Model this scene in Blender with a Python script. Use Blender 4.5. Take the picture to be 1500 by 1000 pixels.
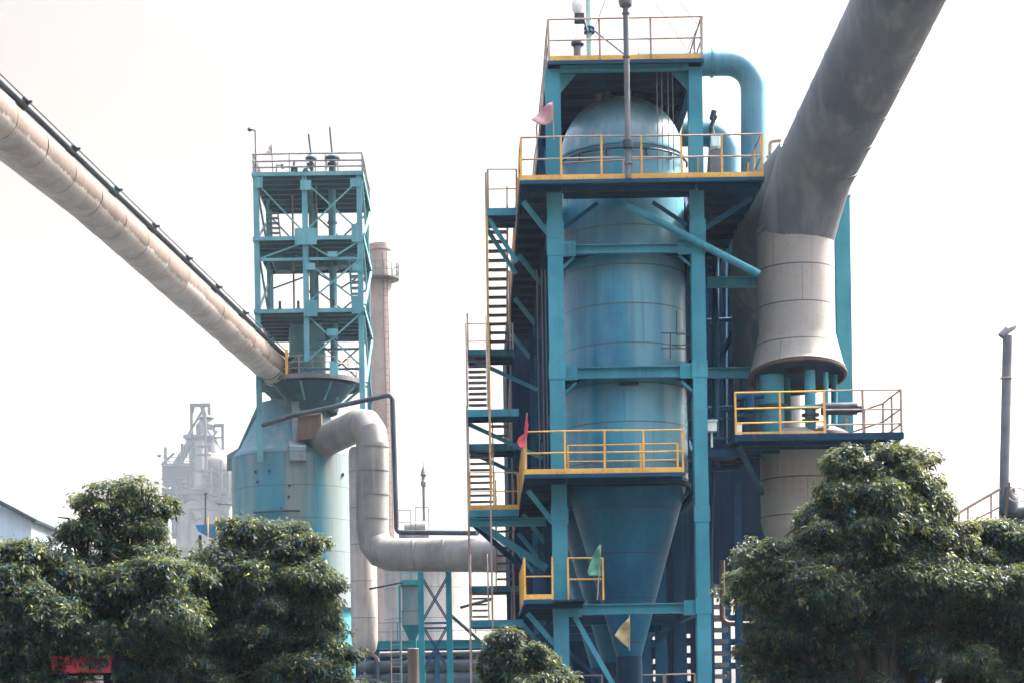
import bpy, bmesh, math, random
import numpy as np
from mathutils import Vector, Matrix
random.seed(7); RNG = np.random.default_rng(7)
R = math.radians
for o in list(bpy.data.objects): bpy.data.objects.remove(o)
S = bpy.context.scene
COL = S.collection

# ------------------------------------------------------------------ camera
F = 2640.0                    # focal length in pixels of the 1500 px wide photograph
CX, CY = 700.0, 1050.0        # principal point (vanishing point of the depth direction)
EYE = 1.6
ROLL = R(0.9)
CA, SA = math.cos(ROLL), math.sin(ROLL)
cam = bpy.data.cameras.new('camera'); camo = bpy.data.objects.new('camera', cam); COL.objects.link(camo)
cam.sensor_width = 36; cam.lens = F/1500*36; cam.clip_start = 0.5; cam.clip_end = 3000
cam.shift_x = (750-CX)/1500; cam.shift_y = (CY-500)/1500
camo.matrix_world = Matrix(((CA, SA, 0, 0), (0, 0, -1, 0), (-SA, CA, 0, EYE), (0, 0, 0, 1)))
S.camera = camo

# ------------------------------------------------------------------ sky, sun, exposure
SUN_EL, SUN_AZ = R(50), R(60)           # azimuth from +Y towards +X
LOW, HIGH, TINT = 0.224, 1.8, (1, .815, .625, 1)
w = bpy.data.worlds.new('World'); S.world = w; w.use_nodes = True
nt = w.node_tree; nt.nodes.clear()
sky = nt.nodes.new('ShaderNodeTexSky'); sky.sky_type = 'NISHITA'; sky.sun_disc = False
sky.sun_elevation = SUN_EL; sky.sun_rotation = SUN_AZ
sky.air_density = 0.7; sky.dust_density = 4.0; sky.ozone_density = 0.25; sky.altitude = 0
bg = nt.nodes.new('ShaderNodeBackground'); bg.inputs['Strength'].default_value = 0.15
wo = nt.nodes.new('ShaderNodeOutputWorld')
hs = nt.nodes.new('ShaderNodeHueSaturation'); hs.inputs['Saturation'].default_value = 0.55     # thin white overcast haze
# added gain on the unseen upper sky lights the fronts; low sky dimmed cream
tc_ = nt.nodes.new('ShaderNodeTexCoord'); sx_ = nt.nodes.new('ShaderNodeSeparateXYZ'); nt.links.new(tc_.outputs['Generated'], sx_.inputs[0])
mr_ = nt.nodes.new('ShaderNodeMapRange'); mr_.interpolation_type = 'SMOOTHSTEP'
for i_, v_ in enumerate((.36, .80, LOW, HIGH)): mr_.inputs[i_+1].default_value = v_
nt.links.new(sx_.outputs[2], mr_.inputs[0])
mc_ = nt.nodes.new('ShaderNodeMapRange'); mc_.interpolation_type = 'SMOOTHSTEP'
for i_, v_ in enumerate((.30, .55, 0, 1)): mc_.inputs[i_+1].default_value = v_
nt.links.new(sx_.outputs[2], mc_.inputs[0])
tm_ = nt.nodes.new('ShaderNodeMix'); tm_.data_type = 'RGBA'; tm_.inputs[6].default_value = TINT; tm_.inputs[7].default_value = (1, 1, 1, 1); nt.links.new(mc_.outputs[0], tm_.inputs[0])
m1_ = nt.nodes.new('ShaderNodeVectorMath'); m1_.operation = 'SCALE'; nt.links.new(hs.outputs[0], m1_.inputs[0]); nt.links.new(mr_.outputs[0], m1_.inputs['Scale'])
m2_ = nt.nodes.new('ShaderNodeVectorMath'); m2_.operation = 'MULTIPLY'; nt.links.new(m1_.outputs[0], m2_.inputs[0]); nt.links.new(tm_.outputs[2], m2_.inputs[1])
nt.links.new(sky.outputs[0], hs.inputs['Color']); nt.links.new(m2_.outputs[0], bg.inputs['Color']); nt.links.new(bg.outputs[0], wo.inputs['Surface'])
sl = bpy.data.lights.new('sun', 'SUN'); sl.energy = 2.0; sl.angle = R(3); sl.color = (1.0, 0.91, 0.78)
so = bpy.data.objects.new('sun', sl); COL.objects.link(so)
sd = Vector((math.sin(SUN_AZ)*math.cos(SUN_EL), math.cos(SUN_AZ)*math.cos(SUN_EL), math.sin(SUN_EL)))
so.rotation_euler = sd.to_track_quat('Z', 'Y').to_euler()
S.view_settings.view_transform = 'Standard'; S.view_settings.look = 'None'
S.view_settings.exposure = 3.27; S.view_settings.gamma = 1.0
S.cycles.use_denoising = True
S.cycles.max_bounces = 6; S.cycles.diffuse_bounces = 3; S.cycles.glossy_bounces = 2
S.cycles.volume_bounces = 0; S.cycles.transmission_bounces = 3; S.cycles.transparent_max_bounces = 8

# ------------------------------------------------------------------ pixel -> world
def P(px, py, D):
    u = (px-CX)/F; v = (CY-py)/F
    return Vector(((u*CA+v*SA)*D, D, (-u*SA+v*CA)*D+EYE))
def M(D): return F/D                    # pixels per metre at depth D

# ------------------------------------------------------------------ materials
def newmat(name):
    m = bpy.data.materials.new(name); m.use_nodes = True; return m, m.node_tree, m.node_tree.nodes, m.node_tree.links
def N(nt, t, **k):
    n = nt.nodes.new(t)
    for a, b in k.items(): setattr(n, a, b)
    return n
def mth(nt, op, a, b=None, c=None):
    n = nt.nodes.new('ShaderNodeMath'); n.operation = op
    for i, x in enumerate((a, b, c)):
        if x is None: continue
        if isinstance(x, (int, float)): n.inputs[i].default_value = x
        else: nt.links.new(x, n.inputs[i])
    return n.outputs[0]
def noise(nt, vec, scale, detail=4, rough=.55, mul=None):
    if mul is not None:
        mp = nt.nodes.new('ShaderNodeMapping'); mp.inputs['Scale'].default_value = mul
        nt.links.new(vec, mp.inputs[0]); vec = mp.outputs[0]
    n = nt.nodes.new('ShaderNodeTexNoise'); n.inputs['Scale'].default_value = scale
    n.inputs['Detail'].default_value = detail; n.inputs['Roughness'].default_value = rough
    nt.links.new(vec, n.inputs['Vector']); return n.outputs[0]
def ramp(nt, fac, a, b):
    n = nt.nodes.new('ShaderNodeMapRange'); n.inputs[1].default_value = a; n.inputs[2].default_value = b
    n.interpolation_type = 'SMOOTHSTEP'
    nt.links.new(fac, n.inputs[0]); return n.outputs[0]
def mix(nt, fac, a, b):
    n = nt.nodes.new('ShaderNodeMix'); n.data_type = 'RGBA'
    if isinstance(fac, (int, float)): n.inputs[0].default_value = fac
    else: nt.links.new(fac, n.inputs[0])
    for i, x in ((6, a), (7, b)):
        if isinstance(x, tuple): n.inputs[i].default_value = (*x, 1)
        else: nt.links.new(x, n.inputs[i])
    return n.outputs[2]
def paint(name, col, col2=None, chalk=None, chalk_amt=.35, rust=.25, rustcol=(.16, .075, .035), rough=.5, streak=1.0,
          zone=0, zonecol=None, seam=None, seamv=0, seamcol=(.03, .04, .045), scale=1.0, spec=.1, streakcol=None, bump=.25):
    m, nt, nd, lk = newmat(name)
    b = nd['Principled BSDF']
    tc = N(nt, 'ShaderNodeTexCoord'); v = tc.outputs['Object']
    col2 = col2 or tuple(c*.75 for c in col); chalk = chalk or tuple(c*1.35+.015 for c in col)
    n1 = noise(nt, v, .45*scale, 5, .6)
    c = mix(nt, ramp(nt, n1, .38, .62), col, col2)
    st = noise(nt, v, 1.3*scale, 5, .6, (1.6, 1.6, .13))
    c = mix(nt, mth(nt, 'MULTIPLY', ramp(nt, st, .46, .70), chalk_amt), c, chalk)
    if zone:
        zn_ = noise(nt, v, .55*scale, 3, .5, (1.5, 1.5, .06))
        c = mix(nt, mth(nt, 'MULTIPLY', ramp(nt, zn_, .42, .62), zone), c, zonecol)
    st2 = noise(nt, v, 2.6*scale, 5, .65, (2.2, 2.2, .10))
    sc = streakcol or tuple(.6*a_*.5+.4*b_*.4 for a_, b_ in zip(col, rustcol))
    c = mix(nt, mth(nt, 'MULTIPLY', ramp(nt, st2, .55, .75), .55*streak), c, sc)
    rn = noise(nt, v, 7*scale, 8, .72)
    rmask = mth(nt, 'MULTIPLY', ramp(nt, rn, .60-.12*rust, .68), min(1, rust*2))
    c = mix(nt, rmask, c, rustcol)
    bumph = mth(nt, 'ADD', mth(nt, 'MULTIPLY', rn, .5), mth(nt, 'MULTIPLY', n1, 1.0))
    if seam:
        sp = N(nt, 'ShaderNodeSeparateXYZ'); lk.new(v, sp.inputs[0])
        zz = mth(nt, 'DIVIDE', sp.outputs[2], seam)
        d = mth(nt, 'ABSOLUTE', mth(nt, 'SUBTRACT', mth(nt, 'FRACT', zz), .5))
        line = mth(nt, 'GREATER_THAN', d, .5-.018/seam)
        if seamv:
            ang = mth(nt, 'ARCTAN2', sp.outputs[1], sp.outputs[0])
            row = mth(nt, 'MULTIPLY', mth(nt, 'FLOOR', mth(nt, 'ADD', zz, .0)), .37)
            a = mth(nt, 'FRACT', mth(nt, 'ADD', mth(nt, 'MULTIPLY', ang, seamv/6.28318), row))
            dv = mth(nt, 'ABSOLUTE', mth(nt, 'SUBTRACT', a, .5))
            line = mth(nt, 'MAXIMUM', line, mth(nt, 'GREATER_THAN', dv, .4972))
        # rust bleeding below the seams
        fr = mth(nt, 'FRACT', zz)
        bleed = mth(nt, 'MULTIPLY', ramp(nt, fr, .72, 1.0), ramp(nt, st2, .5, .62))
        c = mix(nt, mth(nt, 'MULTIPLY', bleed, .35*rust*2), c, rustcol)
        c = mix(nt, mth(nt, 'MULTIPLY', line, .75), c, seamcol)
        bumph = mth(nt, 'SUBTRACT', bumph, mth(nt, 'MULTIPLY', line, .6))
    lk.new(c, b.inputs['Base Color'])
    rr = mth(nt, 'ADD', mth(nt, 'MULTIPLY', rmask, .3), mth(nt, 'ADD', mth(nt, 'MULTIPLY', n1, .25), rough-.12))
    lk.new(rr, b.inputs['Roughness'])
    b.inputs['Specular IOR Level'].default_value = spec
    bp = N(nt, 'ShaderNodeBump'); bp.inputs['Strength'].default_value = bump; bp.inputs['Distance'].default_value = .05
    lk.new(bumph, bp.inputs['Height']); lk.new(bp.outputs[0], b.inputs['Normal'])
    return m

TEAL = (.045, .175, .235); TEAL2 = (.035, .135, .195)
mt = {}
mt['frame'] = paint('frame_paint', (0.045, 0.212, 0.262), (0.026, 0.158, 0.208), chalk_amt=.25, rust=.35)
mt['frame_shaded'] = paint('frame_paint_shaded', (0.004, 0.055, 0.105), (0.003, 0.037, 0.078), chalk_amt=.15, rust=.2)  # copy of the frame paint darkened to paint in shade on rear and inner steel
mt['deck'] = paint('deck_plate', (0.003, 0.03, 0.065), (0.002, 0.022, 0.048), chalk_amt=.1, rust=.25, rough=.6)  # near-black navy puts the shade of the deck undersides into the colour
mt['vessel'] = paint('vessel_paint', (0.02, 0.195, 0.27), (0.006, 0.11, 0.19), zone=.75, zonecol=(.105, .245, .295), chalk=(.20, .30, .33), chalk_amt=.4, rust=.22, rough=.30, spec=.5, bump=.1, seam=1.05, seamv=5, streak=.6)  # pale zones paint gloss reflections into the colour, besides faded patches
mt['roofcone'] = paint('tank_roof_paint', (0.055, 0.125, 0.145), (0.035, 0.1, 0.125), chalk=(.13, .15, .15), chalk_amt=.6, rust=.3, rough=.6)
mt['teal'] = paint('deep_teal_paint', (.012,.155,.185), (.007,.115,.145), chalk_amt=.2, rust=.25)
mt['dome'] = paint('dome_paint', (.10,.22,.265), (.06,.175,.225), chalk=(.24,.30,.32), chalk_amt=.7, rust=.25, rough=.35, spec=.4, bump=.1, scale=1.4)
mt['hopper'] = paint('hopper_paint_shaded', (.006,.10,.165), (.004,.065,.12), rust=.12, rough=.45, seam=1.2, seamv=4)  # shade of the lower tower put into a darker blue on the cone
mt['vessel_shaded'] = paint('vessel_paint_shaded', (0.004, 0.045, 0.09), (0.003, 0.033, 0.07), rust=.2, seam=1.2, seamv=4)  # vessel paint darkened so the rear vessels carry their shade in the colour
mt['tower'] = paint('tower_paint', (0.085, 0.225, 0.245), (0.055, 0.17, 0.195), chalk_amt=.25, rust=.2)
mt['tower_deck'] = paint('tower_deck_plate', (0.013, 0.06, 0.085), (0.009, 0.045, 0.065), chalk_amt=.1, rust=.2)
mt['tank'] = paint('tank_paint', (0.05, 0.15, 0.17), (0.012, 0.135, 0.195), zone=.85, zonecol=(.15, .175, .17), chalk=(.165, .18, .175), chalk_amt=.55, streakcol=(.05,.055,.055), rust=.3, seam=2.0, seamv=9, rough=.6, scale=.6)
mt['pale'] = paint('pale_cladding', (0.28, 0.25, 0.23), (0.2, 0.185, 0.175), chalk=(.42, .375, .34), chalk_amt=.4, rust=.25, seam=2.2, seamv=9, rough=.6, scale=.6)
mt['grey'] = paint('grey_lagging', (0.13, 0.126, 0.119), (0.092, 0.09, 0.087), chalk=(.20, .19, .18), chalk_amt=.4, rust=.25, rough=.55, streak=1.0, spec=.15)
mt['flue'] = paint('flue_cladding', (0.25, 0.232, 0.21), (0.2, 0.19, 0.172), chalk=(.28, .265, .245), chalk_amt=.3, rust=.2, rough=.5, seam=1.02, seamv=3, streak=.5)
mt['duct'] = paint('duct_cladding', (0.105, 0.112, 0.118), (0.075, 0.086, 0.096), chalk=(.19, .185, .18), chalk_amt=.5, rust=.1, rough=.55, streak=.4)
mt['bluepipe'] = paint('blue_pipe_paint', (0.055, 0.19, 0.24), (0.035, 0.14, 0.195), chalk=(.2, .26, .3), chalk_amt=.3, rust=.15, rough=.4, spec=.2)
mt['rail'] = paint('yellow_rail_paint', (.62, .34, .075), (.50, .26, .06), chalk=(.6, .42, .2), chalk_amt=.3, rust=.45, rough=.5, scale=2)
mt['railgrey'] = paint('grey_rail_paint', (.30, .25, .22), (.24, .17, .13), rust=.4, scale=2)
mt['darkpipe'] = paint('dark_pipe_paint', (0.035, 0.055, 0.068), (0.028, 0.034, 0.042), rust=.3)
mt['steel'] = paint('bare_steel', (0.13, 0.135, 0.145), (0.085, 0.09, 0.1), rust=.5, scale=2)
mt['rust'] = paint('rusty_duct', (0.085, 0.06, 0.05), (0.065, 0.046, 0.038), chalk=(.12, .092, .078), chalk_amt=.5, rust=.4, scale=.8)
mt['clad'] = paint('white_cladding_sheet', (0.36, 0.315, 0.285), (0.29, 0.25, 0.225), chalk=(.42, .38, .35), chalk_amt=.4, rust=.25, rustcol=(.3, .18, .12), scale=1.2)
def dusty_mat():
    m = paint('dusty_cladding', (.36, .33, .305), (.27, .245, .225), chalk=(.42, .385, .355), chalk_amt=.35, rust=.2, rustcol=(.16, .11, .085), scale=1.5, rough=.7, bump=.06)
    nt = m.node_tree; b = nt.nodes['Principled BSDF']; src = b.inputs['Base Color'].links[0].from_socket
    tc = N(nt, 'ShaderNodeTexCoord'); at = N(nt, 'ShaderNodeAttribute'); at.attribute_name = 'crown'
    n1 = noise(nt, tc.outputs['Object'], .9, 3, .5); n2 = noise(nt, tc.outputs['Object'], 5, 5, .65)
    edge = mth(nt, 'ADD', at.outputs['Fac'], mth(nt, 'ADD', mth(nt, 'MULTIPLY', mth(nt, 'SUBTRACT', n1, .5), .5), mth(nt, 'MULTIPLY', mth(nt, 'SUBTRACT', n2, .5), .25)))
    dust = mix(nt, ramp(nt, n2, .35, .65), (.085, .062, .051), (.06, .044, .037))
    nt.links.new(mix(nt, mth(nt, 'MULTIPLY', ramp(nt, edge, -.24, -.10), .88), src, dust), b.inputs['Base Color']); return m
mt['dusty'] = dusty_mat()
mt['tread'] = paint('stair_tread_plate', (.09, .10, .105), (.07, .07, .075), rust=.3)
mt['wall'] = paint('navy_wall_sheet', (0.0008, 0.01, 0.026), (0.0005, 0.007, 0.019), rust=.0, chalk_amt=.04, streak=.4, spec=.03)  # near-black: shade behind the tower is put into the sheet colour
mt['brown'] = paint('rusty_flange', (0.085, 0.058, 0.052), (0.06, 0.042, 0.04), rust=.5, scale=2)
mt['greenpole'] = paint('pale_green_pole', (.32, .42, .38), (.26, .36, .33), rust=.15)
mt['whitebox'] = paint('white_enamel', (.62, .62, .60), (.5, .5, .48), rust=.15, scale=3)
mt['far'] = paint('far_furnace_steel', (0.05, 0.042, 0.04), (0.036, 0.031, 0.03), rust=.2, scale=.2)
mt['farpale'] = paint('far_furnace_pale', (0.125, 0.098, 0.082), (0.09, 0.072, 0.06), rust=.2, scale=.2)
mt['roof'] = paint('shed_roof_sheet', (.07, .09, .10), (.05, .06, .07), rust=.2)
mt['shed'] = paint('shed_wall_sheet', (.42, .50, .56), (.36, .44, .5), rust=.08)
mt['bluebox'] = paint('blue_cab_paint', (.02, .12, .24), (.02, .09, .18), rust=.1)
mt['red'] = paint('red_fascia_paint', (.55, .06, .07), (.42, .05, .06), chalk_amt=.1, rust=.05)
mt['concrete'] = paint('concrete', (.33, .32, .30), (.26, .25, .24), rust=.05)

def brick_mat():
    m, nt, nd, lk = newmat('chimney_brick'); b = nd['Principled BSDF']
    tc = N(nt, 'ShaderNodeTexCoord'); sp = N(nt, 'ShaderNodeSeparateXYZ'); lk.new(tc.outputs['Object'], sp.inputs[0])
    ang = mth(nt, 'MULTIPLY', mth(nt, 'ARCTAN2', sp.outputs[1], sp.outputs[0]), 1.0)
    cb = N(nt, 'ShaderNodeCombineXYZ'); lk.new(ang, cb.inputs[0]); lk.new(sp.outputs[2], cb.inputs[1])
    br = N(nt, 'ShaderNodeTexBrick'); lk.new(cb.outputs[0], br.inputs[0])
    br.inputs['Scale'].default_value = 3; br.inputs['Color1'].default_value = (.27, .19, .155, 1)
    br.inputs['Color2'].default_value = (.20, .145, .12, 1); br.inputs['Mortar'].default_value = (.3, .26, .235, 1)
    n = noise(nt, tc.outputs['Object'], .5, 5, .6)
    lk.new(mix(nt, ramp(nt, n, .4, .7), br.outputs[0], (.30, .23, .20)), b.inputs['Base Color'])
    b.inputs['Roughness'].default_value = .9
    return m
mt['brick'] = brick_mat()
def cloth_mat(name, col):
    m, nt, nd, lk = newmat(name); b = nd['Principled BSDF']
    tc = N(nt, 'ShaderNodeTexCoord')
    n = noise(nt, tc.outputs['Object'], 4, 4)
    lk.new(mix(nt, ramp(nt, n, .35, .7), col, tuple(c*.7 for c in col)), b.inputs['Base Color'])
    b.inputs['Roughness'].default_value = .9
    tr = N(nt, 'ShaderNodeBsdfTranslucent'); tr.inputs[0].default_value = (*col, 1)
    ms = N(nt, 'ShaderNodeMixShader'); ms.inputs[0].default_value = .4
    lk.new(b.outputs[0], ms.inputs[1]); lk.new(tr.outputs[0], ms.inputs[2])
    lk.new(ms.outputs[0], nd['Material Output'].inputs['Surface'])
    return m
mt['flag_pink'] = cloth_mat('pink_cloth', (.62, .40, .40)); mt['flag_red'] = cloth_mat('red_cloth', (.62, .09, .13))
mt['flag_green'] = cloth_mat('green_cloth', (.13, .38, .28)); mt['flag_yellow'] = cloth_mat('yellow_cloth', (.50, .42, .22))
mt['flag_grey'] = cloth_mat('grey_cloth', (.45, .43, .44))
def leaf_mat(name, a, b_, c_):
    m, nt, nd, lk = newmat(name); b = nd['Principled BSDF']
    at = N(nt, 'ShaderNodeAttribute'); at.attribute_name = 'tint'
    c = mix(nt, ramp(nt, at.outputs['Fac'], .2, .85), a, b_)
    c = mix(nt, ramp(nt, at.outputs['Fac'], .78, 1.0), c, c_)
    lk.new(c, b.inputs['Base Color']); b.inputs['Roughness'].default_value = .5; b.inputs['Specular IOR Level'].default_value = .12
    tr = N(nt, 'ShaderNodeBsdfTranslucent'); tcn = mix(nt, .55, c, (.20, .21, .04)); lk.new(tcn, tr.inputs[0])
    ms = N(nt, 'ShaderNodeMixShader'); ms.inputs[0].default_value = .26
    lk.new(b.outputs[0], ms.inputs[1]); lk.new(tr.outputs[0], ms.inputs[2])
    lk.new(ms.outputs[0], nd['Material Output'].inputs['Surface'])
    return m
mt['leaf'] = leaf_mat('glossy_leaf', (.001, .018, .032), (.024, .050, .036), (.20, .19, .07))  # navy of shaded foliage and a sunlit olive put into the leaf tones
mt['bark'] = paint('bark', (0.04, 0.034, 0.03), (0.025, 0.022, 0.02), rust=.05, scale=4, rough=.9)
def ground_mat():
    m, nt, nd, lk = newmat('ground_gravel'); b = nd['Principled BSDF']
    tc = N(nt, 'ShaderNodeTexCoord')
    n = noise(nt, tc.outputs['Object'], .2, 8, .7)
    lk.new(mix(nt, ramp(nt, n, .35, .65), (.045, .047, .05), (.03, .033, .036)), b.inputs['Base Color'])
    b.inputs['Roughness'].default_value = .95
    return m
mt['ground'] = ground_mat()

# ------------------------------------------------------------------ mesh builder
class MB:
    def __init__(s): s.v = []; s.f = []
    def add(s, vs, fs):
        k = len(s.v); s.v += [tuple(x) for x in vs]; s.f += [tuple(i+k for i in q) for q in fs]; return s
    def box(s, x0, x1, y0, y1, z0, z1):
        return s.add([(x0,y0,z0),(x1,y0,z0),(x1,y1,z0),(x0,y1,z0),(x0,y0,z1),(x1,y0,z1),(x1,y1,z1),(x0,y1,z1)],
                     [(0,3,2,1),(4,5,6,7),(0,1,5,4),(1,2,6,5),(2,3,7,6),(3,0,4,7)])
    def frame(s, p0, p1, up):
        p0 = Vector(p0); p1 = Vector(p1); t = (p1-p0).normalized(); up = Vector(up)
        if abs(t.dot(up.normalized())) > .98: up = Vector((0, 1, 0)) if abs(t.y) < .9 else Vector((0,0,1))
        a = t.cross(up).normalized(); b = a.cross(t).normalized(); return p0, p1, a, b
    def bar(s, p0, p1, w, h, up=(0,0,1), oa=0, ob=0):
        p0, p1, a, b = s.frame(p0, p1, up); o = a*oa+b*ob
        vs = [p+o+a*(x*w/2)+b*(y*h/2) for p in (p0, p1) for x, y in ((-1,-1),(1,-1),(1,1),(-1,1))]
        return s.add(vs, [(0,1,2,3),(7,6,5,4),(0,4,5,1),(1,5,6,2),(2,6,7,3),(3,7,4,0)])
    def ibar(s, p0, p1, w, h, t=.03, up=(0,0,1)):      # I section: flanges w wide, h deep along up
        s.bar(p0, p1, w, t, up, 0, h/2-t/2); s.bar(p0, p1, w, t, up, 0, -h/2+t/2)
        return s.bar(p0, p1, t*.8, h-2*t, up)
    def tube(s, pts, r, n=10, caps=True):
        pts = [Vector(p) for p in pts]; m = len(pts)
        rs = r if isinstance(r, (list, tuple)) else [r]*m
        t0 = (pts[1]-pts[0]).normalized()
        ref = Vector((0,0,1)) if abs(t0.z) < .9 else Vector((0,1,0))
        a = t0.cross(ref).normalized(); k = len(s.v)
        for i, p in enumerate(pts):
            if i == 0: t = t0
            elif i == m-1: t = (pts[-1]-pts[-2]).normalized()
            else: t = ((pts[i+1]-p).normalized()+(p-pts[i-1]).normalized()).normalized()
            a = (a-t*a.dot(t)).normalized(); b = t.cross(a)
            for j in range(n):
                q = 2*math.pi*j/n; s.v.append(tuple(p+(a*math.cos(q)+b*math.sin(q))*rs[i]))
        for i in range(m-1):
            for j in range(n):
                j2 = (j+1) % n; s.f.append((k+i*n+j, k+i*n+j2, k+(i+1)*n+j2, k+(i+1)*n+j))
        if caps:
            s.f.append(tuple(k+j for j in reversed(range(n)))); s.f.append(tuple(k+(m-1)*n+j for j in range(n)))
        return s
    def lathe(s, cx, cy, prof, n=40, caps=True, a0=0, a1=2*math.pi):
        k = len(s.v); full = abs(a1-a0-2*math.pi) < 1e-6; m = n if full else n+1
        for r, z in prof:
            for j in range(m):
                q = a0+(a1-a0)*j/n; s.v.append((cx+r*math.cos(q), cy+r*math.sin(q), z))
        for i in range(len(prof)-1):
            for j in range(n):
                j2 = (j+1) % m; s.f.append((k+i*m+j, k+i*m+j2, k+(i+1)*m+j2, k+(i+1)*m+j))
        if caps and full:
            if prof[0][0] > 1e-3: s.f.append(tuple(k+j for j in reversed(range(m))))
            if prof[-1][0] > 1e-3: s.f.append(tuple(k+(len(prof)-1)*m+j for j in range(m)))
        return s
    def build(s, name, mat, parent=None, ang=38):
        me = bpy.data.meshes.new(name)
        off = Vector(parent_loc(parent)) if parent else Vector((0,0,0))
        if parent is None and len(s.v):
            a = np.array(s.v); off = Vector(((a[:,0].min()+a[:,0].max())/2, (a[:,1].min()+a[:,1].max())/2, a[:,2].min()))
        me.from_pydata([(x-off.x, y-off.y, z-off.z) for x, y, z in s.v], [], s.f)
        me.validate(); me.polygons.foreach_set('use_smooth', [True]*len(me.polygons))
        me.set_sharp_from_angle(angle=R(ang)); me.update()
        me.materials.append(mt[mat] if isinstance(mat, str) else mat)
        o = bpy.data.objects.new(name, me); COL.objects.link(o)
        if parent: o.parent = parent
        else: o.location = off
        return o
def parent_loc(p):
    l = Vector((0,0,0))
    while p: l = l+p.location; p = p.parent
    return l
def tag(o, label=None, cat=None, group=None, kind=None):
    if label: o['label'] = label
    if cat: o['category'] = cat
    if group: o['group'] = group
    if kind: o['kind'] = kind
    return o
def thing(name, loc, label, cat, group=None):
    o = bpy.data.objects.new(name, None); COL.objects.link(o); o.location = Vector(loc); o.empty_display_size = .3
    return tag(o, label, cat, group)
def fillet(pts, rad, n=8):
    pts = [Vector(p) for p in pts]; out = [pts[0]]
    for i in range(1, len(pts)-1):
        p = pts[i]; a = (pts[i-1]-p); b = (pts[i+1]-p); th = a.angle(b)
        d = min(rad/math.tan(th/2), a.length*.49, b.length*.49); a.normalize(); b.normalize()
        rr = d*math.tan(th/2); c = p+(a+b).normalized()*(rr/math.sin(th/2)); s = p+a*d; e = p+b*d
        for k in range(n+1):
            t = k/n; q = (s-c).normalized().slerp((e-c).normalized(), t) if (s-c).angle(e-c) < 3.1 else (s-c).normalized()
            out.append(c+q*rr)
    out.append(pts[-1]); return out
def railing(parent, pts, h=1.1, rails=(1.0, .5), sp=1.2, mat='rail', toe=True, r=.024, posts=None, name='railing', toe_h=.13, rail_mat=None, toe_mat=None):
    """posts and rails round a deck edge (one part), its kick plate a sub-part"""
    b = MB(); tb = MB(); rb = b; posts_ = []; pts = [Vector(p) for p in pts]; done = []
    rw = random.Random(len(pts)*7+int(pts[0].x*91)); jit = lambda: Vector((rw.gauss(0, .012), rw.gauss(0, .012), rw.gauss(0, .008)))
    for a, c in zip(pts[:-1], pts[1:]):
        L = (c-a).length; n = max(1, round(L/sp)); tops = []
        for i in range(n+1):
            q = a.lerp(c, i/n); tp = q+Vector((0,0,h))+jit(); tops.append((q, tp))
            if all((q-d).length > .05 for d in done):
                done.append(q)
                if rail_mat: posts_.append(MB().bar(q, tp, .05, .05))
                else: b.bar(q, tp, .05, .05)
        for k in rails: rb.tube([q.lerp(tp, k)+(jit()*.5 if k < 1 else Vector((0,0,0))) for q, tp in tops], r, 6)
        tb.bar(a+Vector((0,0,toe_h/2+.02)), c+Vector((0,0,toe_h/2+.02)), .012, toe_h)
    o = b.build(name, rail_mat or mat, parent)
    for p_ in posts_: p_.build('post', mat, o)
    if toe: tb.build('toe_board', toe_mat or mat, o)
    return o
def flange(b, p, ax, r, t=.05, n=24):
    ax = Vector(ax).normalized(); p = Vector(p); b.tube([p-ax*t/2, p+ax*t/2], r, n)

# ================================================================== SETTING
gb = MB(); gb.add([(-420,-30,0),(420,-30,0),(420,1190,0),(-420,1190,0)], [(0,1,2,3)])
tag(gb.build('ground', 'ground'), kind='structure')

# ================================================================== MAIN PROCESS TOWER
DF = 47.9
ROWS = [DF, 53.4, 58.9, 64.4]
TK = [49.85, 55.6, 61.1]
XL = P(815, 480, DF).x; XR = P(1023, 480, DF).x
XT = P(914, 480, 49.85).x; RT = 1.70
zTop = P(915, 88, 47.5).z; zMid = P(940, 262, 47.0).z; zLow = P(886, 693, 47.0).z; zBot = P(790, 878, 47.2).z
pt = thing('process_tower', ((XL+XR)/2, DF, 0), 'tall blue steel frame tower with yellow railings around the large round vessel', 'steel tower')
for i, y in enumerate(ROWS):
    for x, wd in ((XL, .40), (XR, .36)):
        zt = zTop-.14
        b = MB(); b.ibar((x, y, 0), (x, y, zt), wd, .40, .03, up=(0,1,0))
        if i == 0:                                       # the front columns are boxed in
            b.bar((x-wd/2+.02, y, 0), (x-wd/2+.02, y, zt), .02, .338, up=(0,1,0)); b.bar((x+wd/2-.02, y, 0), (x+wd/2-.02, y, zt), .02, .338, up=(0,1,0))
            for z in (zMid-1.1, P(815,365,DF).z, P(815,545,DF).z, zLow-1, P(815,890,DF).z):
                b.box(x-wd/2-.03, x+wd/2+.03, y-.215, y-.203, z-.22, z+.22)
        b.build('column', 'frame' if i == 0 else 'frame_shaded', pt)
def cross(z, y, x0=XL+.2, x1=XR-.18, h=.26, mat='frame', w=.2):
    MB().ibar((x0, y, z), (x1, y, z), w, h, .025).build('beam', mat, pt)
for i, y in enumerate(ROWS):
    mat = 'frame' if i == 0 else 'frame_shaded'
    for py, h in ((100, .30), (365, .24), (545, .30), (891, .27)):
        cross(P(920, py, DF).z, y-.2 if i == 0 and py == 100 else y, h=h, mat=mat)
    if i:
        cross(zMid-.35, y, h=.3, mat=mat); cross(zLow-.35, y, h=.3, mat=mat)
# side girders running back
for x in (XL, XR):
    for z in (zTop-.3, P(920,365,DF).z, zMid-.36, P(920,545,DF).z, zLow-.36, P(920,891,DF).z):
        for a, c in zip(ROWS[:-1], ROWS[1:]):
            MB().ibar((x, a+.2, z), (x, c-.2, z), .18, .26, .025).build('girder', 'frame_shaded', pt)
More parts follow.
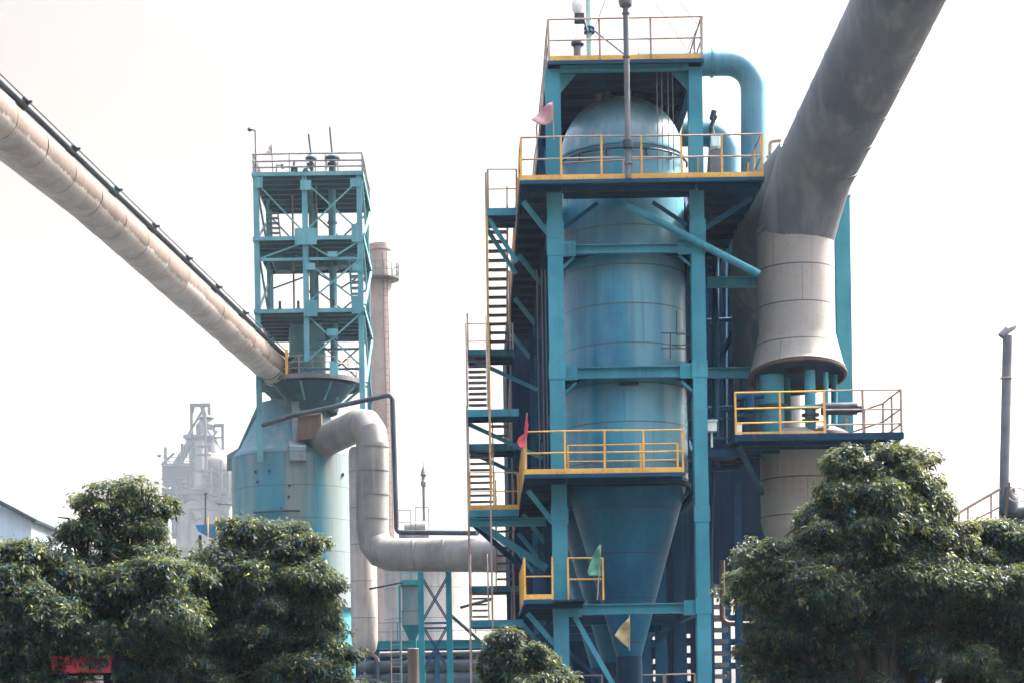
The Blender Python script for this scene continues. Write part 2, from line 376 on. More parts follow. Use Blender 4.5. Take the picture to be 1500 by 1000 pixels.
# side diagonals
for x in (XL, XR):
    for a, c in zip(ROWS[:-1], ROWS[1:]):
        for z0, z1 in ((zLow+.2, P(920,545,DF).z-.2), (P(920,365,DF).z+.2, zTop-.6)):
            MB().bar((x, a+.25, z0), (x, c-.25, z1), .09, .09).build('brace', 'frame_shaded', pt)
# gusset plates at the head frame
for x, s in ((XL+.2, 1), (XR-.18, -1)):
    z = P(920, 108, DF).z
    MB().add([(x, DF-.02, z), (x+s*.42, DF-.02, z), (x+s*.34, DF-.02, z-.1), (x, DF-.02, z-.5), (x, DF+.02, z), (x+s*.42, DF+.02, z), (x+s*.34, DF+.02, z-.1), (x, DF+.02, z-.5)],
             [(0,1,2,3),(7,6,5,4),(0,4,5,1),(1,5,6,2),(2,6,7,3),(3,7,4,0)]).build('gusset', 'frame', pt)
for py in (365, 545, 891):
    z = P(920, py, DF).z
    for x, s in ((XL+.2, 1), (XR-.18, -1)):
        b = MB(); b.box(min(x, x+s*.34), max(x, x+s*.34), DF-.135, DF-.115, z-.2, z+.2)
        for bx in (.08, .18, .28):
            for bz in (-.12, 0, .12): b.box(x+s*bx-.018, x+s*bx+.018, DF-.155, DF-.136, z+bz-.018, z+bz+.018)
        b.build('gusset', 'frame', pt)
def deck(z, rects, holes=None, fascia=.22, mat='deck', joist=1.0):
    b = MB(); js = []
    for x0, x1, y0, y1 in rects:
        b.box(x0, x1, y0, y1, z-.05, z)
        n = max(1, int((y1-y0)/joist))
        for i in range(n+1):
            yy = y0+.35+(y1-y0-.45)*i/n
            js.append(MB().bar((x0+.04, yy, z-.135), (x1-.04, yy, z-.135), .08, .15))
    o = b.build('deck', mat, pt)
    for j in js: j.build('joist', mat, o)
    return o
def edge(z, pts, h=.10, mat='frame_shaded'):
    b = MB()
    for a, c in zip(pts[:-1], pts[1:]):
        b.bar((*a, z-h/2+.005), (*c, z-h/2+.005), .035, h)
    b.build('edge_channel', mat, pt)
# top deck
tx0, tx1 = P(803, 90, 47.5).x, P(1030, 85, 47.5).x; ty1 = 66.5
deck(zTop, [(tx0, tx1, 47.52, ty1)])
edge(zTop, [(tx0, 47.5), (tx1, 47.5), (tx1, ty1), (tx0, ty1), (tx0, 47.5)])
railing(pt, [(tx0+.03, 47.55, zTop), (tx1-.03, 47.55, zTop)], mat='railgrey', toe_mat='rail', h=1.12, sp=1.3)
railing(pt, [(tx0+.03, 47.62, zTop), (tx0+.03, ty1-.1, zTop)], mat='railgrey', toe_mat='rail', h=1.12, sp=1.4)
railing(pt, [(tx1-.03, 47.62, zTop), (tx1-.03, ty1-.1, zTop)], mat='railgrey', toe_mat='rail', h=1.12, sp=1.4)
# mid deck
mx0, mx1 = P(762, 265, 47).x, P(1119, 258, 47).x; my1 = 66
gaps = [(47.02, TK[0]-RT-.06), (TK[0]+RT+.06, TK[1]-RT-.06), (TK[1]+RT+.06, TK[2]-RT-.06), (TK[2]+RT+.06, my1)]
deck(zMid, [(mx0, XT-RT-.06, 47.02, my1), (XT+RT+.06, mx1, 47.02, 57.5)]+[(XT-RT-.055, XT+RT+.055, a, c) for a, c in gaps])
edge(zMid, [(mx0, 47.0), (mx1, 47.0), (mx1, 57.5)]); edge(zMid, [(mx0, my1), (mx0, 47.0)])
railing(pt, [(mx0+.03, 47.05, zMid), (mx1-.03, 47.05, zMid)], rail_mat='railgrey', h=1.13, sp=1.05)
railing(pt, [(mx0+.03, 47.12, zMid), (mx0+.03, 49.3, zMid)], rail_mat='railgrey', h=1.13, sp=1.1)
railing(pt, [(mx0+.03, 50.6, zMid), (mx0+.03, my1, zMid)], rail_mat='railgrey', h=1.13, sp=1.2)
railing(pt, [(mx1-.03, 47.12, zMid), (mx1-.03, 57.4, zMid)], rail_mat='railgrey', h=1.13, sp=1.2)
# inner guard round the vessel
railing(pt, [(P(806,250,48.0).x, 48.0-.0, zMid), (P(1020,250,48.0).x, 47.62, zMid)], h=.74, rails=(1.0,.42), sp=2.0, toe=False, mat='railgrey')
# low deck
lx0, lx1 = P(769, 693, 47).x, P(1003, 690, 47).x
deck(zLow, [(lx0, XT-RT-.06, 47.02, 60), (XT-RT-.055, lx1, 47.02, TK[0]-RT-.06)])
edge(zLow, [(lx0, 60), (lx0, 47.0), (lx1, 47.0)])
railing(pt, [(lx0+.03, 47.05, zLow), (lx1-.03, 47.05, zLow)], h=1.12, sp=1.05)
railing(pt, [(lx0+.03, 47.12, zLow), (lx0+.03, 53.6, zLow)], h=1.12, sp=1.0)
railing(pt, [(P(833,690,47.6).x, 47.75, zLow), (lx1-.1, 47.75, zLow)], h=.86, rails=(1.0,.5), sp=1.0, toe=False)
# bottom landing beside the column
bx0, bx1 = P(768, 880, 47.2).x, P(884, 880, 47.2).x
deck(zBot, [(bx0, XL+.6, 47.22, 53.0)]); edge(zBot, [(bx0, 53.0), (bx0, 47.2), (XL-.22, 47.2)])
railing(pt, [(bx0+.03, 47.25, zBot), (XL-.24, 47.25, zBot)], h=1.12, sp=.9, rails=(.55, ), r=.02)
railing(pt, [(bx0+.03, 47.32, zBot), (bx0+.03, 52.5, zBot)], h=1.12, sp=.6)
railing(pt, [(P(833,880,47.6).x, 47.6, zBot), (P(884,880,47.6).x, 47.6, zBot)], h=1.12, sp=1.0, toe=False)
# knee braces under the decks
for y in ROWS:
    for z, xe in ((zMid, mx0), (zLow, lx0), (zBot, bx0)):
        if y > 54 and z == zBot: continue
        MB().bar((xe+.1, y, z-.3), (XL-.18, y, z-1.15), .11, .13).build('knee_brace', 'frame', pt)
MB().bar((mx1-.2, DF, zMid-.3), (XR+.18, DF, zMid-1.1), .11, .13).build('knee_brace', 'frame_shaded', pt)
for s, x in ((1, XL+.2), (-1, XR-.18)):
    MB().bar((x+s*.05, DF, zMid-1.0), (x+s*.95, DF+.25, zMid-.3), .09, .1).build('knee_brace', 'frame_shaded', pt)
    for py in (377, 560):
        z = P(920, py, DF).z; MB().bar((x, DF, z-.25), (x+s*.3, DF, z+.02), .07, .07).build('knee_brace', 'frame', pt)
# lower diagonals
a = P(842, 903, DF); c = P(925, 1050, DF)
MB().bar(a, c, .13, .13).build('brace', 'frame', pt)
MB().bar((XR-.2, ROWS[1], P(920,891,DF).z-.2), (XL+.3, ROWS[1], 1.2), .12, .12).build('brace', 'frame_shaded', pt)
MB().bar((XL+.2, ROWS[2], P(920,891,DF).z-.2), (XR-.3, ROWS[2], 1.2), .12, .12).build('brace', 'frame_shaded', pt)
# brackets to the flue: beams from the rear column out to the flue
for py in (414, 546):
    a = P(1036, py, 50.4); c = P(1112, py-1, 50.4)
    MB().ibar(a, c, .2, .28, .025).build('beam', 'frame', pt)
    MB().ibar((XR, ROWS[0]+.2, a.z), (XR, 50.3, a.z), .2, .28, .025).build('girder', 'frame_shaded', pt)
# bottom work platform rails
for px0, px1 in ((838, 882), (926, 972), (975, 1018)):
    q0, q1 = P(px0, 1000, 52), P(px1, 1000, 52); z = P(900, 988, 52).z-1.1
    railing(pt, [(q0.x, 52, z), (q1.x, 52, z)], h=1.1, sp=1.0, toe=False, mat='railgrey')
deck(P(900,988,52).z-1.1, [(XL+.3, XR-.2, 51.9, 53.2)])
# conduits running up inside the first bay
for px, y0_, y1_ in ((965, 95, 250), (972, 95, 250), (981, 95, 250), (988, 95, 250)):
    q = P(px, 300, 47.8 if px < 1000 else 48.3)
    MB().tube([(q.x, q.y, P(px, y1_, q.y).z), (q.x, q.y, P(px, y0_+10, q.y).z)], .012 if px < 1000 else .02, 6).build('conduit', 'steel', pt)
for px in (788, 795, 800):
    q = P(px, 500, 50.5)
    MB().tube([(q.x, q.y, P(px, 705, q.y).z), (q.x, q.y, P(px, 395, q.y).z)], .02, 6).build('conduit', 'steel', pt)

# ------------------------------------------------------------------ vessels
def vessel(cx, cy, label, mat, full=True):
    t = thing('process_vessel', (cx, cy, 0), label, 'vessel', 'round process vessels inside the steel tower')
    zd = P(914, 205, cy-RT if full else TK[0]).z-.05; zc = P(914, 705, 49.85).z; zb = P(905, 892, 49.85).z
    ztop = P(905, 139, 49.4).z
    hd = ztop-zd
    MB().lathe(cx, cy, [(RT, zc), (RT, zc+(zd-zc)*.5), (RT, zd)], 64, False).build('shell', mat, t)
    MB().lathe(cx, cy, [(RT*math.cos(q)**.9 if q < 1.57 else 0, zd+hd*math.sin(q)) for q in [i*math.pi/2/12 for i in range(13)]], 64, False).build('dome', 'dome' if full else mat, t)
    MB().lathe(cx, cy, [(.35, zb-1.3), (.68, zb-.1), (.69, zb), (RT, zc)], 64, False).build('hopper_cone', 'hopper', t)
    MB().lathe(cx, cy, [(.36, zb-2.6), (.36, zb-1.3)], 24).build('outlet_pipe', 'deck', t)  # deck navy here paints the outlet into the shade
    for py in (368, 548, 704):
        z = P(914, py, 48.2).z; w_ = .19 if py < 700 else .08
        MB().lathe(cx, cy, [(RT-.01, z-.05), (RT+w_, z-.05), (RT+w_, z+.08), (RT-.01, z+.08)], 64, False).build('stiffener_ring', 'deck', t)
    MB().lathe(cx, cy, [(RT-.01, zd-.03), (RT+.035, zd-.03), (RT+.035, zd+.03), (RT-.01, zd+.03)], 64, False).build('weld_band', mat, t)
    return t, zd, ztop
v0, zd, ztop = vessel(XT, TK[0], 'tall blue domed vessel behind the front columns of the steel tower', 'vessel')
vessel(XT, TK[1], 'shaded blue vessel half hidden just behind the front domed vessel', 'vessel_shaded', False)
vessel(XT, TK[2], 'shaded blue vessel at the back of the steel tower under the last deck', 'vessel_shaded', False)
# ring main round the shoulder
zr = P(914, 217, 48.1).z
MB().tube([(XT+(RT+.1)*math.cos(q), TK[0]+(RT+.1)*math.sin(q), zr-.0) for q in [R(180+i*180/30) for i in range(31)]], .03, 8).build('ring_pipe', 'darkpipe', v0)
for q in (225, 252, 288, 315):
    x, y = XT+(RT+.05)*math.cos(R(q)), TK[0]+(RT+.05)*math.sin(R(q))
    MB().box(x-.02, x+.02, y-.02, y+.05, zr-.16, zr+.04).build('pipe_bracket', 'darkpipe', v0)
b = MB()
for px, py in ((878, 144), (890, 141), (921, 137)):
    b = MB(); q = P(px, py, 49.6); b.tube([(q.x, q.y, q.z-.15), (q.x, q.y, q.z+.06)], .07, 12); b.tube([(q.x, q.y, q.z+.06), (q.x, q.y, q.z+.09)], .11, 12)
    b.build('nozzle', 'steel', v0)
q = P(921, 562, 48.15); MB().box(q.x-.26, q.x+.26, q.y-.12, q.y+.1, q.z-.03, q.z+.03).build('lug', 'darkpipe', v0)
# instrument piping on the lit side
b = MB()
D = 48.7
for poly in (((968,488),(1003,488)), ((982,488),(982,525)), ((991,455),(991,490),(1005,490)), ((984,505),(1036,505)), ((1005,491),(1036,491)), ((968,510),(1008,510))):
    b.tube([P(x, y, D-.35) for x, y in poly], .014, 6)
tag(b.build('instrument_piping', 'darkpipe'), 'thin black instrument pipes on the lit flank of the domed vessel', 'piping')

# ------------------------------------------------------------------ inclined round pipe under the mid deck
b = MB(); b.tube([P(918, 300, 47.6), P(1112, 402, 47.6)], .10, 14)
flange(b, P(1000, 343, 47.6), P(1112,402,47.6)-P(918,300,47.6), .13)
tag(b.build('sloping_pipe', 'frame'), 'slim blue pipe sloping across the front column below the big railed deck', 'pipe')

# ------------------------------------------------------------------ vent pipe in front of the head frame
D = 47.0
t = thing('vent_pipe', P(918, 262, D), 'thin grey vent pipe with flared cap rising in front of the domed vessel', 'pipe')
x = P(918, 100, D).x
MB().tube([(x, D, P(917, 262, D).z), (x, D, P(917, 8, D).z)], .075, 16).build('pipe', 'steel', t)
MB().lathe(x, D, [(.08, P(917,12,D).z), (.16, P(917,9,D).z), (.19, P(917,2,D).z), (.15, P(917,-6,D).z), (.05, P(917,-10,D).z)], 20).build('cap', 'steel', t)
b = MB(); zv = P(917, 212, D).z
b.lathe(x, D, [(.08, zv-.12), (.14, zv-.10), (.15, zv), (.14, zv+.10), (.08, zv+.12)], 16); b.build('valve', 'darkpipe', t)
for py in (20, 84, 205, 240): b = MB(); flange(b, (x, D, P(917, py, D).z), (0,0,1), .105, .03, 16); b.build('flange', 'steel', t)

# ------------------------------------------------------------------ rooftop mast, cowl, horn, valves
D = 50.0
t = thing('rooftop_mast', P(864, 84, D), 'pale green guyed mast standing on the tower roof', 'mast')
x = P(863, 40, D).x; z0 = zTop; zc = P(863, 45, D).z
MB().tube([(x, D, z0), (x, D, P(863, -40, D).z)], .085, 14).build('pole', 'greenpole', t)
b = MB(); b.lathe(x, D, [(.09, zc-.08), (.15, zc-.08), (.15, zc-.05), (.09, zc-.05)], 16); b.lathe(x, D, [(.09, zc+.05), (.15, zc+.05), (.15, zc+.08), (.09, zc+.08)], 16)
for q in range(4): b.box(x+.12*math.cos(q*1.57)-.015, x+.12*math.cos(q*1.57)+.015, D+.12*math.sin(q*1.57)-.015, D+.12*math.sin(q*1.57)+.015, zc-.05, zc+.05)
b.build('clamp', 'frame_shaded', t)
b = MB()
b.tube([(x+.14, D, zc), P(915, 80, 47.6)], .028, 6); b.build('stay', 'darkpipe', t)
for a, c in ((P(848, 36, D), P(803, 84, 48)), (P(957, 0, D), P(1010, 78, D)), (P(963,-40,D-1), P(1024, 40, D-1)), (P(872, 40, D), P(898, -30, D)), (P(1028, 25, 47.6), P(1005, 80, 48.5))):
    MB().tube([a, c], .009, 5).build('guy_wire', 'darkpipe', t)
D = 49.0
t = thing('roof_cowl', P(846, 84, D), 'grey vent cowl with pointed cap on the tower roof beside the mast', 'vent')
x = P(846, 70, D).x
MB().lathe(x, D, [(.11, zTop), (.11, P(846, 66, D).z)], 18).build('stub', 'steel', t)
MB().lathe(x, D, [(.12, P(846,69,D).z), (.18, P(846,66,D).z), (.17, P(846,62,D).z), (.02, P(846,55,D).z), (.0, P(846,54,D).z)], 18).build('cap', 'darkpipe', t)
D = 48.8
t = thing('siren', P(848, 33, D), 'grey siren with round pale horn hanging near the top of the mast', 'siren')
q = P(849, 26, D)
MB().box(q.x-.14, q.x+.12, D-.13, D+.13, P(849,33,D).z, P(849,22,D).z).build('motor_box', 'darkpipe', t)
MB().lathe(q.x-.03, D, [(.1, P(849,22,D).z), (.17, P(849,14,D).z), (.19, P(849,6,D).z), (.14, P(849,1,D).z), (.15, P(849,-6,D).z), (.1, P(849,-14,D).z)], 20).build('horn', 'whitebox', t)
MB().bar((q.x+.1, D, q.z), (P(863, 26, 49.9).x-.05, 49.9, q.z), .05, .05).build('bracket', 'steel', t)
D = 48.6
t = thing('valve_group', P(970, 78, D), 'cluster of small grey valves and stubs on the tower roof by the railing', 'valves')
for i, (px, h, r) in enumerate(((936, 9, .16), (944, 10, .14), (953, 8, .05), (959, 13, .055), (964, 20, .07), (970, 15, .05), (975, 19, .06), (982, 13, .05), (990, 9, .045), (998, 10, .04))):
    q = P(px, 76, D+.1*(i % 3)); hh = h/M(D)
    b = MB().lathe(q.x, q.y, [(r*.7, zTop), (r*.7, zTop+.12+hh*.6), (r, zTop+.12+hh*.65), (r, zTop+.12+hh*.9), (r*.3, zTop+.12+hh)], 14)
    if r < .1: b.tube([(q.x-.1, q.y-.05, zTop+.12+hh*.8), (q.x+.1, q.y+.05, zTop+.12+hh*.95)], .015, 6)
    b.build('valve', 'steel' if i % 2 else 'bluepipe', t)

# ------------------------------------------------------------------ blue bent gas pipe, short round pipe, cabinet
D = 51.5; r = .355
b = MB(); pts = fillet([(P(935, 92, D).x, D, P(1030, 93, D).z), (P(1103, 92, D).x, D, P(1090, 92, D).z), (P(1103, 260, D).x, D, zMid)], .75, 12)
b.tube(pts, r, 36); flange(b, (P(1043,92,D).x, D, pts[0].z), (1,0,0), r+.05, .05, 36)
tag(b.build('bent_gas_pipe', 'bluepipe'), 'wide blue pipe bending from the tower head down to the big railed deck', 'pipe')
D = 53.0
b = MB(); pts = fillet([(P(1000, 205, D).x, D, P(1000, 195, D).z), (P(1063, 195, D).x, D, P(1063, 195, D).z), (P(1063, 262, D).x, D, zMid)], .6, 12)
b.tube(pts, .39, 36)
tag(b.build('hooked_pipe', 'bluepipe'), 'shorter pale blue pipe with rounded top standing on the big railed deck', 'pipe')
D = 48.6
t = thing('control_cabinet', P(1050, 262, D), 'grey control cabinet with white meter box above it beside the tower column', 'cabinet')
q = P(1050, 262, D)
MB().box(q.x-.2, q.x+.17, D-.15, D+.15, zMid, P(1050, 222, D).z).build('cabinet_body', 'steel', t)
MB().box(q.x-.15, q.x+.11, D-.18, D+.08, P(1050, 217, D).z, P(1050, 201, D).z).build('meter_box', 'whitebox', t)
MB().tube([(q.x-.12, D, P(1050,201,D).z), P(1041, 188, D), P(1048, 170, D)], .06, 10).build('conduit_hood', 'darkpipe', t)
MB().tube([P(1046, 163, D), P(1043, 176, D)], .075, 12).build('lamp_head', 'darkpipe', t)
b = MB()
for a, c in ((P(1044,185,D), P(1058,262,D)), (P(1041,190,D), P(1036,262,D))): b.tube([a, c], .02, 6)
b.build('strut', 'steel', t)

# ------------------------------------------------------------------ flags
def flag(label, poly, pole, D, mat, polew=.015, wave=.06):
    t = thing('flag', P(*pole[1], D), label, 'flag', 'small cloth flags on the plant')
    MB().tube([P(*pole[1], D), P(*pole[0], D)], polew, 6).build('pole', 'railgrey', t)
    bm = bmesh.new(); vs = [bm.verts.new(P(x, y, D)) for x, y in poly]; bm.faces.new(vs)
    bmesh.ops.triangulate(bm, faces=bm.faces[:])
    for _ in range(3): bmesh.ops.subdivide_edges(bm, edges=bm.edges[:], cuts=1, use_grid_fill=True)
    o0 = P(*poly[0], D); me = bpy.data.meshes.new('cloth'); loc = t.location
    for v in bm.verts:
        d = v.co-o0; v.co.y += wave*math.sin(d.x*9+d.z*7)+wave*.5*math.sin(d.z*15)-.02; v.co -= loc
    bm.to_mesh(me); bm.free(); me.polygons.foreach_set('use_smooth', [True]*len(me.polygons))
    me.materials.append(mt[mat]); o = bpy.data.objects.new('cloth', me); COL.objects.link(o); o.parent = t
    sm = o.modifiers.new('thickness', 'SOLIDIFY'); sm.thickness = .006
    return t
flag('faded pink flag flying beside the top of the tower column', [(809,150),(796,158),(786,168),(778,178),(790,184),(800,184),(810,180)], ((810,148),(811,205)), 47.3, 'flag_pink')
flag('red flag hanging limp at the corner of the lower railed deck', [(771,606),(774,622),(772,640),(770,654),(763,657),(757,648),(760,640),(768,634),(769,620)], ((772,604),(768,690)), 46.85, 'flag_red', wave=.03)
flag('green flag leaning over the small landing beside the hopper', [(878,797),(880,818),(881,842),(871,843),(862,843),(860,836),(866,820),(872,806)], ((880,797),(875,878)), 47.3, 'flag_green')
flag('dull yellow pennant hanging under the lowest blue beam', [(922,903),(923,925),(921,948),(910,940),(900,930),(910,915)], ((922,900),(922,952)), 47.3, 'flag_yellow')

# ------------------------------------------------------------------ stair tower beside the process tower
st = thing('stair_tower', (P(715, 900, 52).x, 52, 0), 'open zigzag steel stair climbing beside the blue process tower', 'stairs')
xa0, xa1 = P(716, 500, 52).x, P(745, 500, 52).x        # inner lane
xb0, xb1 = P(684, 500, 52).x, P(713, 500, 52).x        # outer lane
def flight(x0, x1, ya, za, yb, zb, mat='railgrey', rail=True):
    n = max(3, round(abs(za-zb)/.205)); b = MB()
    for i in range(1, n):
        f = i/n; y = ya+(yb-ya)*f; z = za+(zb-za)*f
        b.box(x0+.03, x1-.03, y-.12, y+.12, z-.045, z)
    o = b.build('stair_flight', 'tread', st)
    s = MB()
    for x in (x0, x1): s.bar((x, ya, za-.08), (x, yb, zb-.08), .035, .2)
    s.build('stringer', mat, o)
    if rail:
        r_ = MB()
        for x in (x0, x1):
            for h in (.5, 1.0): r_.tube([(x, ya, za+h), (x, yb, zb+h)], .018, 6)
            for i in range(4):
                f = (i+.5)/4; p = Vector((x, ya+(yb-ya)*f, za+(zb-za)*f)); r_.bar(p, p+Vector((0,0,1)), .03, .03)
        r_.build('handrail', mat, o)
def landing(x0, x1, y0, y1, z, rail=True, mat='frame', front=True, yellow=False):
    b = MB(); b.box(x0, x1, y0, y1, z-.05, z)
    for i in range(3): yy = y0+.1+(y1-y0-.2)*i/2; b.bar((x0+.02, yy, z-.13), (x1-.02, yy, z-.13), .07, .15)
    o = b.build('landing', 'frame_shaded', st)
    e = MB(); e.bar((x0-.02, y0-.02, z-.09), (x1, y0-.02, z-.09), .035, .2); e.bar((x0-.02, y0, z-.09), (x0-.02, y1, z-.09), .035, .2); e.build('edge_channel', mat, o)
    if rail:
        m = 'rail' if yellow else 'railgrey'
        railing(st, [(x1, y0+.03, z), (x0+.02, y0+.03, z), (x0+.02, y1-.03, z)] if front else [(x1, y1-.03, z), (x0+.02, y1-.03, z), (x0+.02, y0+.03, z)], h=1.08, sp=.9, mat=m, toe=yellow, r=.016)
zL1 = zMid-.02
yl = [49.5, 50.8, 54.2, 55.6]
zB1 = P(714, 512, yl[2]).z; zF2 = P(714, 606, yl[0]+1).z; zB2 = P(714, 650, yl[2]).z; zF3 = P(720, 747, 52.0).z
landing(xa0, mx0-.04, yl[0], yl[1], zL1)
flight(xa0, xa1, yl[1], zL1, yl[2], zB1, rail=True)
landing(xb0, mx0-.06, yl[2], yl[3], zB1, front=False)
flight(xb0, xb1, yl[2], zB1, yl[1], zF2)
landing(xb0, mx0-.06, yl[0]+.3, yl[1], zF2, rail=False)
flight(xa0, xa1, yl[1], zF2, yl[2], zB2)
landing(xb0, mx0-.06, yl[2], yl[3], zB2, rail=False)
flight(xb0, xb1+.15, yl[2], zB2, 52.9, zF3)
landing(xb0-.02, lx0-.06, 51.9, 52.9, zF3, yellow=True)
zB3 = P(714, 858, 56.5).z; zF4 = P(714, 908, 52).z
flight(xa0+.15, xa1+.1, 52.9, zF3, 56.5, zB3)
landing(xb0, xa1+.4, 56.5, 57.6, zB3, rail=False)
flight(xb0, xb1-.05, 56.5, zB3, 53, zF4)
landing(xb0, xa1+.3, 52, 53, zF4, rail=False)
flight(xa0, xa1, 53, zF4, 56.4, .2)
# posts and raking struts of the stair
for x, y, zt in ((xb0-.03, yl[3], zB1+1.1), (xa0-.04, yl[0]+.02, zL1+1.0), (xb0-.03, yl[0]+.3, zF2+.1), (xa1+.12, yl[3], zL1-.2), (xb0-.03, 53.0, zF3)):
    MB().bar((x, y, 0), (x, y, zt), .05, .05).build('post', 'railgrey', st)
MB().tube([(xa0-.02, yl[0], zF3+.1), (xa0-.02, yl[0], zL1)], .022, 6).build('post', 'rail', st)
for x0, x1, y, z in ((xa0, mx0, yl[0], zL1), (xa0, mx0, yl[1], zL1), (xb0, XL-.3, yl[2], zB1), (xb0, XL-.3, yl[1], zF2), (xb0, XL-.3, yl[2], zB2)):
    MB().bar((x0, y+.1, z-.2), (x1 if z != zL1 else mx0-.05, y+.1, z-(1.45 if z == zL1 else 1.2)), .09, .11).build('strut', 'frame', st)
MB().bar((xb0, 52, zF3-.2), (XL-.2, 52, P(805, 832, 52).z), .16, .2).build('strut', 'frame', st)
MB().bar((xb0, 52.8, zF3-.2), (xa1+.3, 52.8, zF3-1.6), .14, .16).build('strut', 'frame_shaded', st)
MB().ibar((xb0-.05, 51.85, zF3-.36), (XL-.2, 51.85, zF3-.36), .2, .24, .025).build('beam', 'frame', st)

# shadowed pipework between the tower and the flue
t = thing('pipe_rack', P(1070, 650, 55), 'dark rack of pipes and braces in the shade between tower and flue', 'pipe rack')
for aa, cc, r_ in ((P(1030,572,55), P(1108,420,55), .09), (P(1030,300,56), P(1110,400,56), .08), (P(1048,640,54), P(1048,290,54), .11), (P(1062,650,56), P(1062,300,56), .07), (P(1090,640,54.5), P(1090,420,54.5), .13), (P(1030,470,55), P(1110,466,55), .07), (P(1030,600,54.5), P(1110,596,54.5), .10), (P(1030,340,57), P(1110,336,57), .09)):
    MB().tube([aa, cc], r_, 10).build('pipe', 'frame_shaded', t)
for px in (1036, 1078): x = P(px, 640, 55.5).x; MB().ibar((x, 55.5, 0), (x, 55.5, P(px, 280, 55.5).z), .22, .22, .02, up=(0,1,0)).build('post', 'frame_shaded', t)
# ------------------------------------------------------------------ dark clad building behind the tower
D = 71.0
t = thing('clad_building', (P(930, 900, D).x, D, 0), 'dark navy sheet clad plant building rising behind the process tower', 'building')
x0, x1 = P(743, 600, D).x, P(1136, 600, D).x; zt = P(1080, 272, D).z; zo = P(1050, 855, D).z; xo = P(940, 900, D).x
def corr(b, x0, x1, y, z0, z1, step=.5, d=.02):
    n = int((x1-x0)/step); k = (x1-x0)/n
    for i in range(n):
        a = x0+i*k
        b.add([(a,y,z0),(a+k*.55,y,z0),(a+k*.65,y-d,z0),(a+k*.9,y-d,z0),(a+k,y,z0),(a,y,z1),(a+k*.55,y,z1),(a+k*.65,y-d,z1),(a+k*.9,y-d,z1),(a+k,y,z1)],
              [(0,1,6,5),(1,2,7,6),(2,3,8,7),(3,4,9,8)])
x8 = P(800, 600, D).x; zl = P(780, 470, D).z; PXx = lambda px: P(px, 930, D).x
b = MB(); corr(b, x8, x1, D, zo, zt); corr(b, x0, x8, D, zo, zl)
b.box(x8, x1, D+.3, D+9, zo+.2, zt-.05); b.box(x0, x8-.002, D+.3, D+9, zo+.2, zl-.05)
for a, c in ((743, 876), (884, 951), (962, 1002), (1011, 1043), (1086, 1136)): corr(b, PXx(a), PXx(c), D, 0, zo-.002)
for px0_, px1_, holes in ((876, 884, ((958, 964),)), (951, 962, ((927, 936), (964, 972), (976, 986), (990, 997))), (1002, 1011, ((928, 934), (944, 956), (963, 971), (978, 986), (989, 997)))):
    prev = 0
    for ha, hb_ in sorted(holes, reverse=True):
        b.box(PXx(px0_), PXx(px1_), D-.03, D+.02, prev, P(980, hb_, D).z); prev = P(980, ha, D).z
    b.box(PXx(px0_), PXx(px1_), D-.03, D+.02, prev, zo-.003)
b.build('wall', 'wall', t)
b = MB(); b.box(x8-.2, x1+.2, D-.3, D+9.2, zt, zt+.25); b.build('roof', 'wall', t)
b = MB()
for px in (950, 1000, 1064, 1108):
    q = P(px, 900, D); b.ibar((q.x, D+.2, 0), (q.x, D+.2, zo), .3, .3, .03, up=(0,1,0))
b.build('column', 'frame_shaded', t)
b = MB()
for py in (905, 940, 975): b.ibar((xo, D+.2, P(1020, py, D).z), (x1, D+.2, P(1020, py, D).z), .2, .25, .03)
b.build('beam', 'frame_shaded', t)
# stack of floors and stairs seen in the open lower storeys
t = thing('open_tread_stair', (P(1050, 1000, 68).x, 68, 0), 'dark open tread stair behind the tower column near the trees', 'stairs')
b = MB()
xs0, xs1 = P(1030, 930, 68).x, P(1066, 930, 68).x
for i in range(9):
    py = 868+i*17; z = P(1050, py, 68).z; b.box(xs0, xs1, 67.8, 68.15, z-.17, z)
b.build('treads', 'tread', t)
b = MB()
for x in (xs0-.05, xs1+.05): b.bar((x, 68, 0), (x, 68, P(1050, 850, 68).z), .1, .25)
b.build('stringer', 'frame_shaded', t)
b = MB(); b.tube(fillet([P(1058, 820, 60), P(1058, 912, 60), P(1110, 914, 60)], .25, 6), .09, 12)
tag(b.build('drain_pipe', 'brown'), 'rusty drain pipe with a bend beside the tree and tower column', 'pipe')
b = MB(); q = P(1042, 620, 48.4); b.box(q.x-.12, q.x+.12, 48.2, 48.5, P(1042,632,48.4).z, P(1042,618,48.4).z); b.box(q.x-.14, q.x+.14, 48.17, 48.53, P(1042,618,48.4).z, P(1042,616,48.4).z)
b.bar((q.x, 48.35, P(1042,655,48.4).z), (q.x, 48.35, P(1042,632,48.4).z), .05, .05)
tag(b.build('junction_box', 'whitebox'), 'small white junction box on the tower column beside the round platform', 'box')
# side gantry between tower and flue
gx0, gx1 = P(1010, 655, 49).x, P(1085, 655, 49).x; gz = P(1040, 662, 49).z
t = thing('link_walkway', (gx0, 49, gz), 'narrow dark walkway linking the tower to the round railed platform', 'walkway')
MB().box(gx0, gx1, 48.4, 50.2, gz-.05, gz).build('deck', 'deck', t)
b = MB(); b.bar((gx0, 48.4, gz-.12), (gx1, 48.4, gz-.12), .05, .18); b.build('edge_channel', 'frame_shaded', t)
railing(t, [(gx0+.1, 50.1, gz), (gx1, 50.1, gz)], mat='frame_shaded', toe=False)
b = MB(); b.tube([P(1010, 690, 50), P(1085, 686, 50)], .06, 8); b.tube([P(1045, 690, 50), P(1041, 800, 50), P(1040, 1000, 50)], .05, 8)
b.build('service_pipe', 'frame_shaded', t)

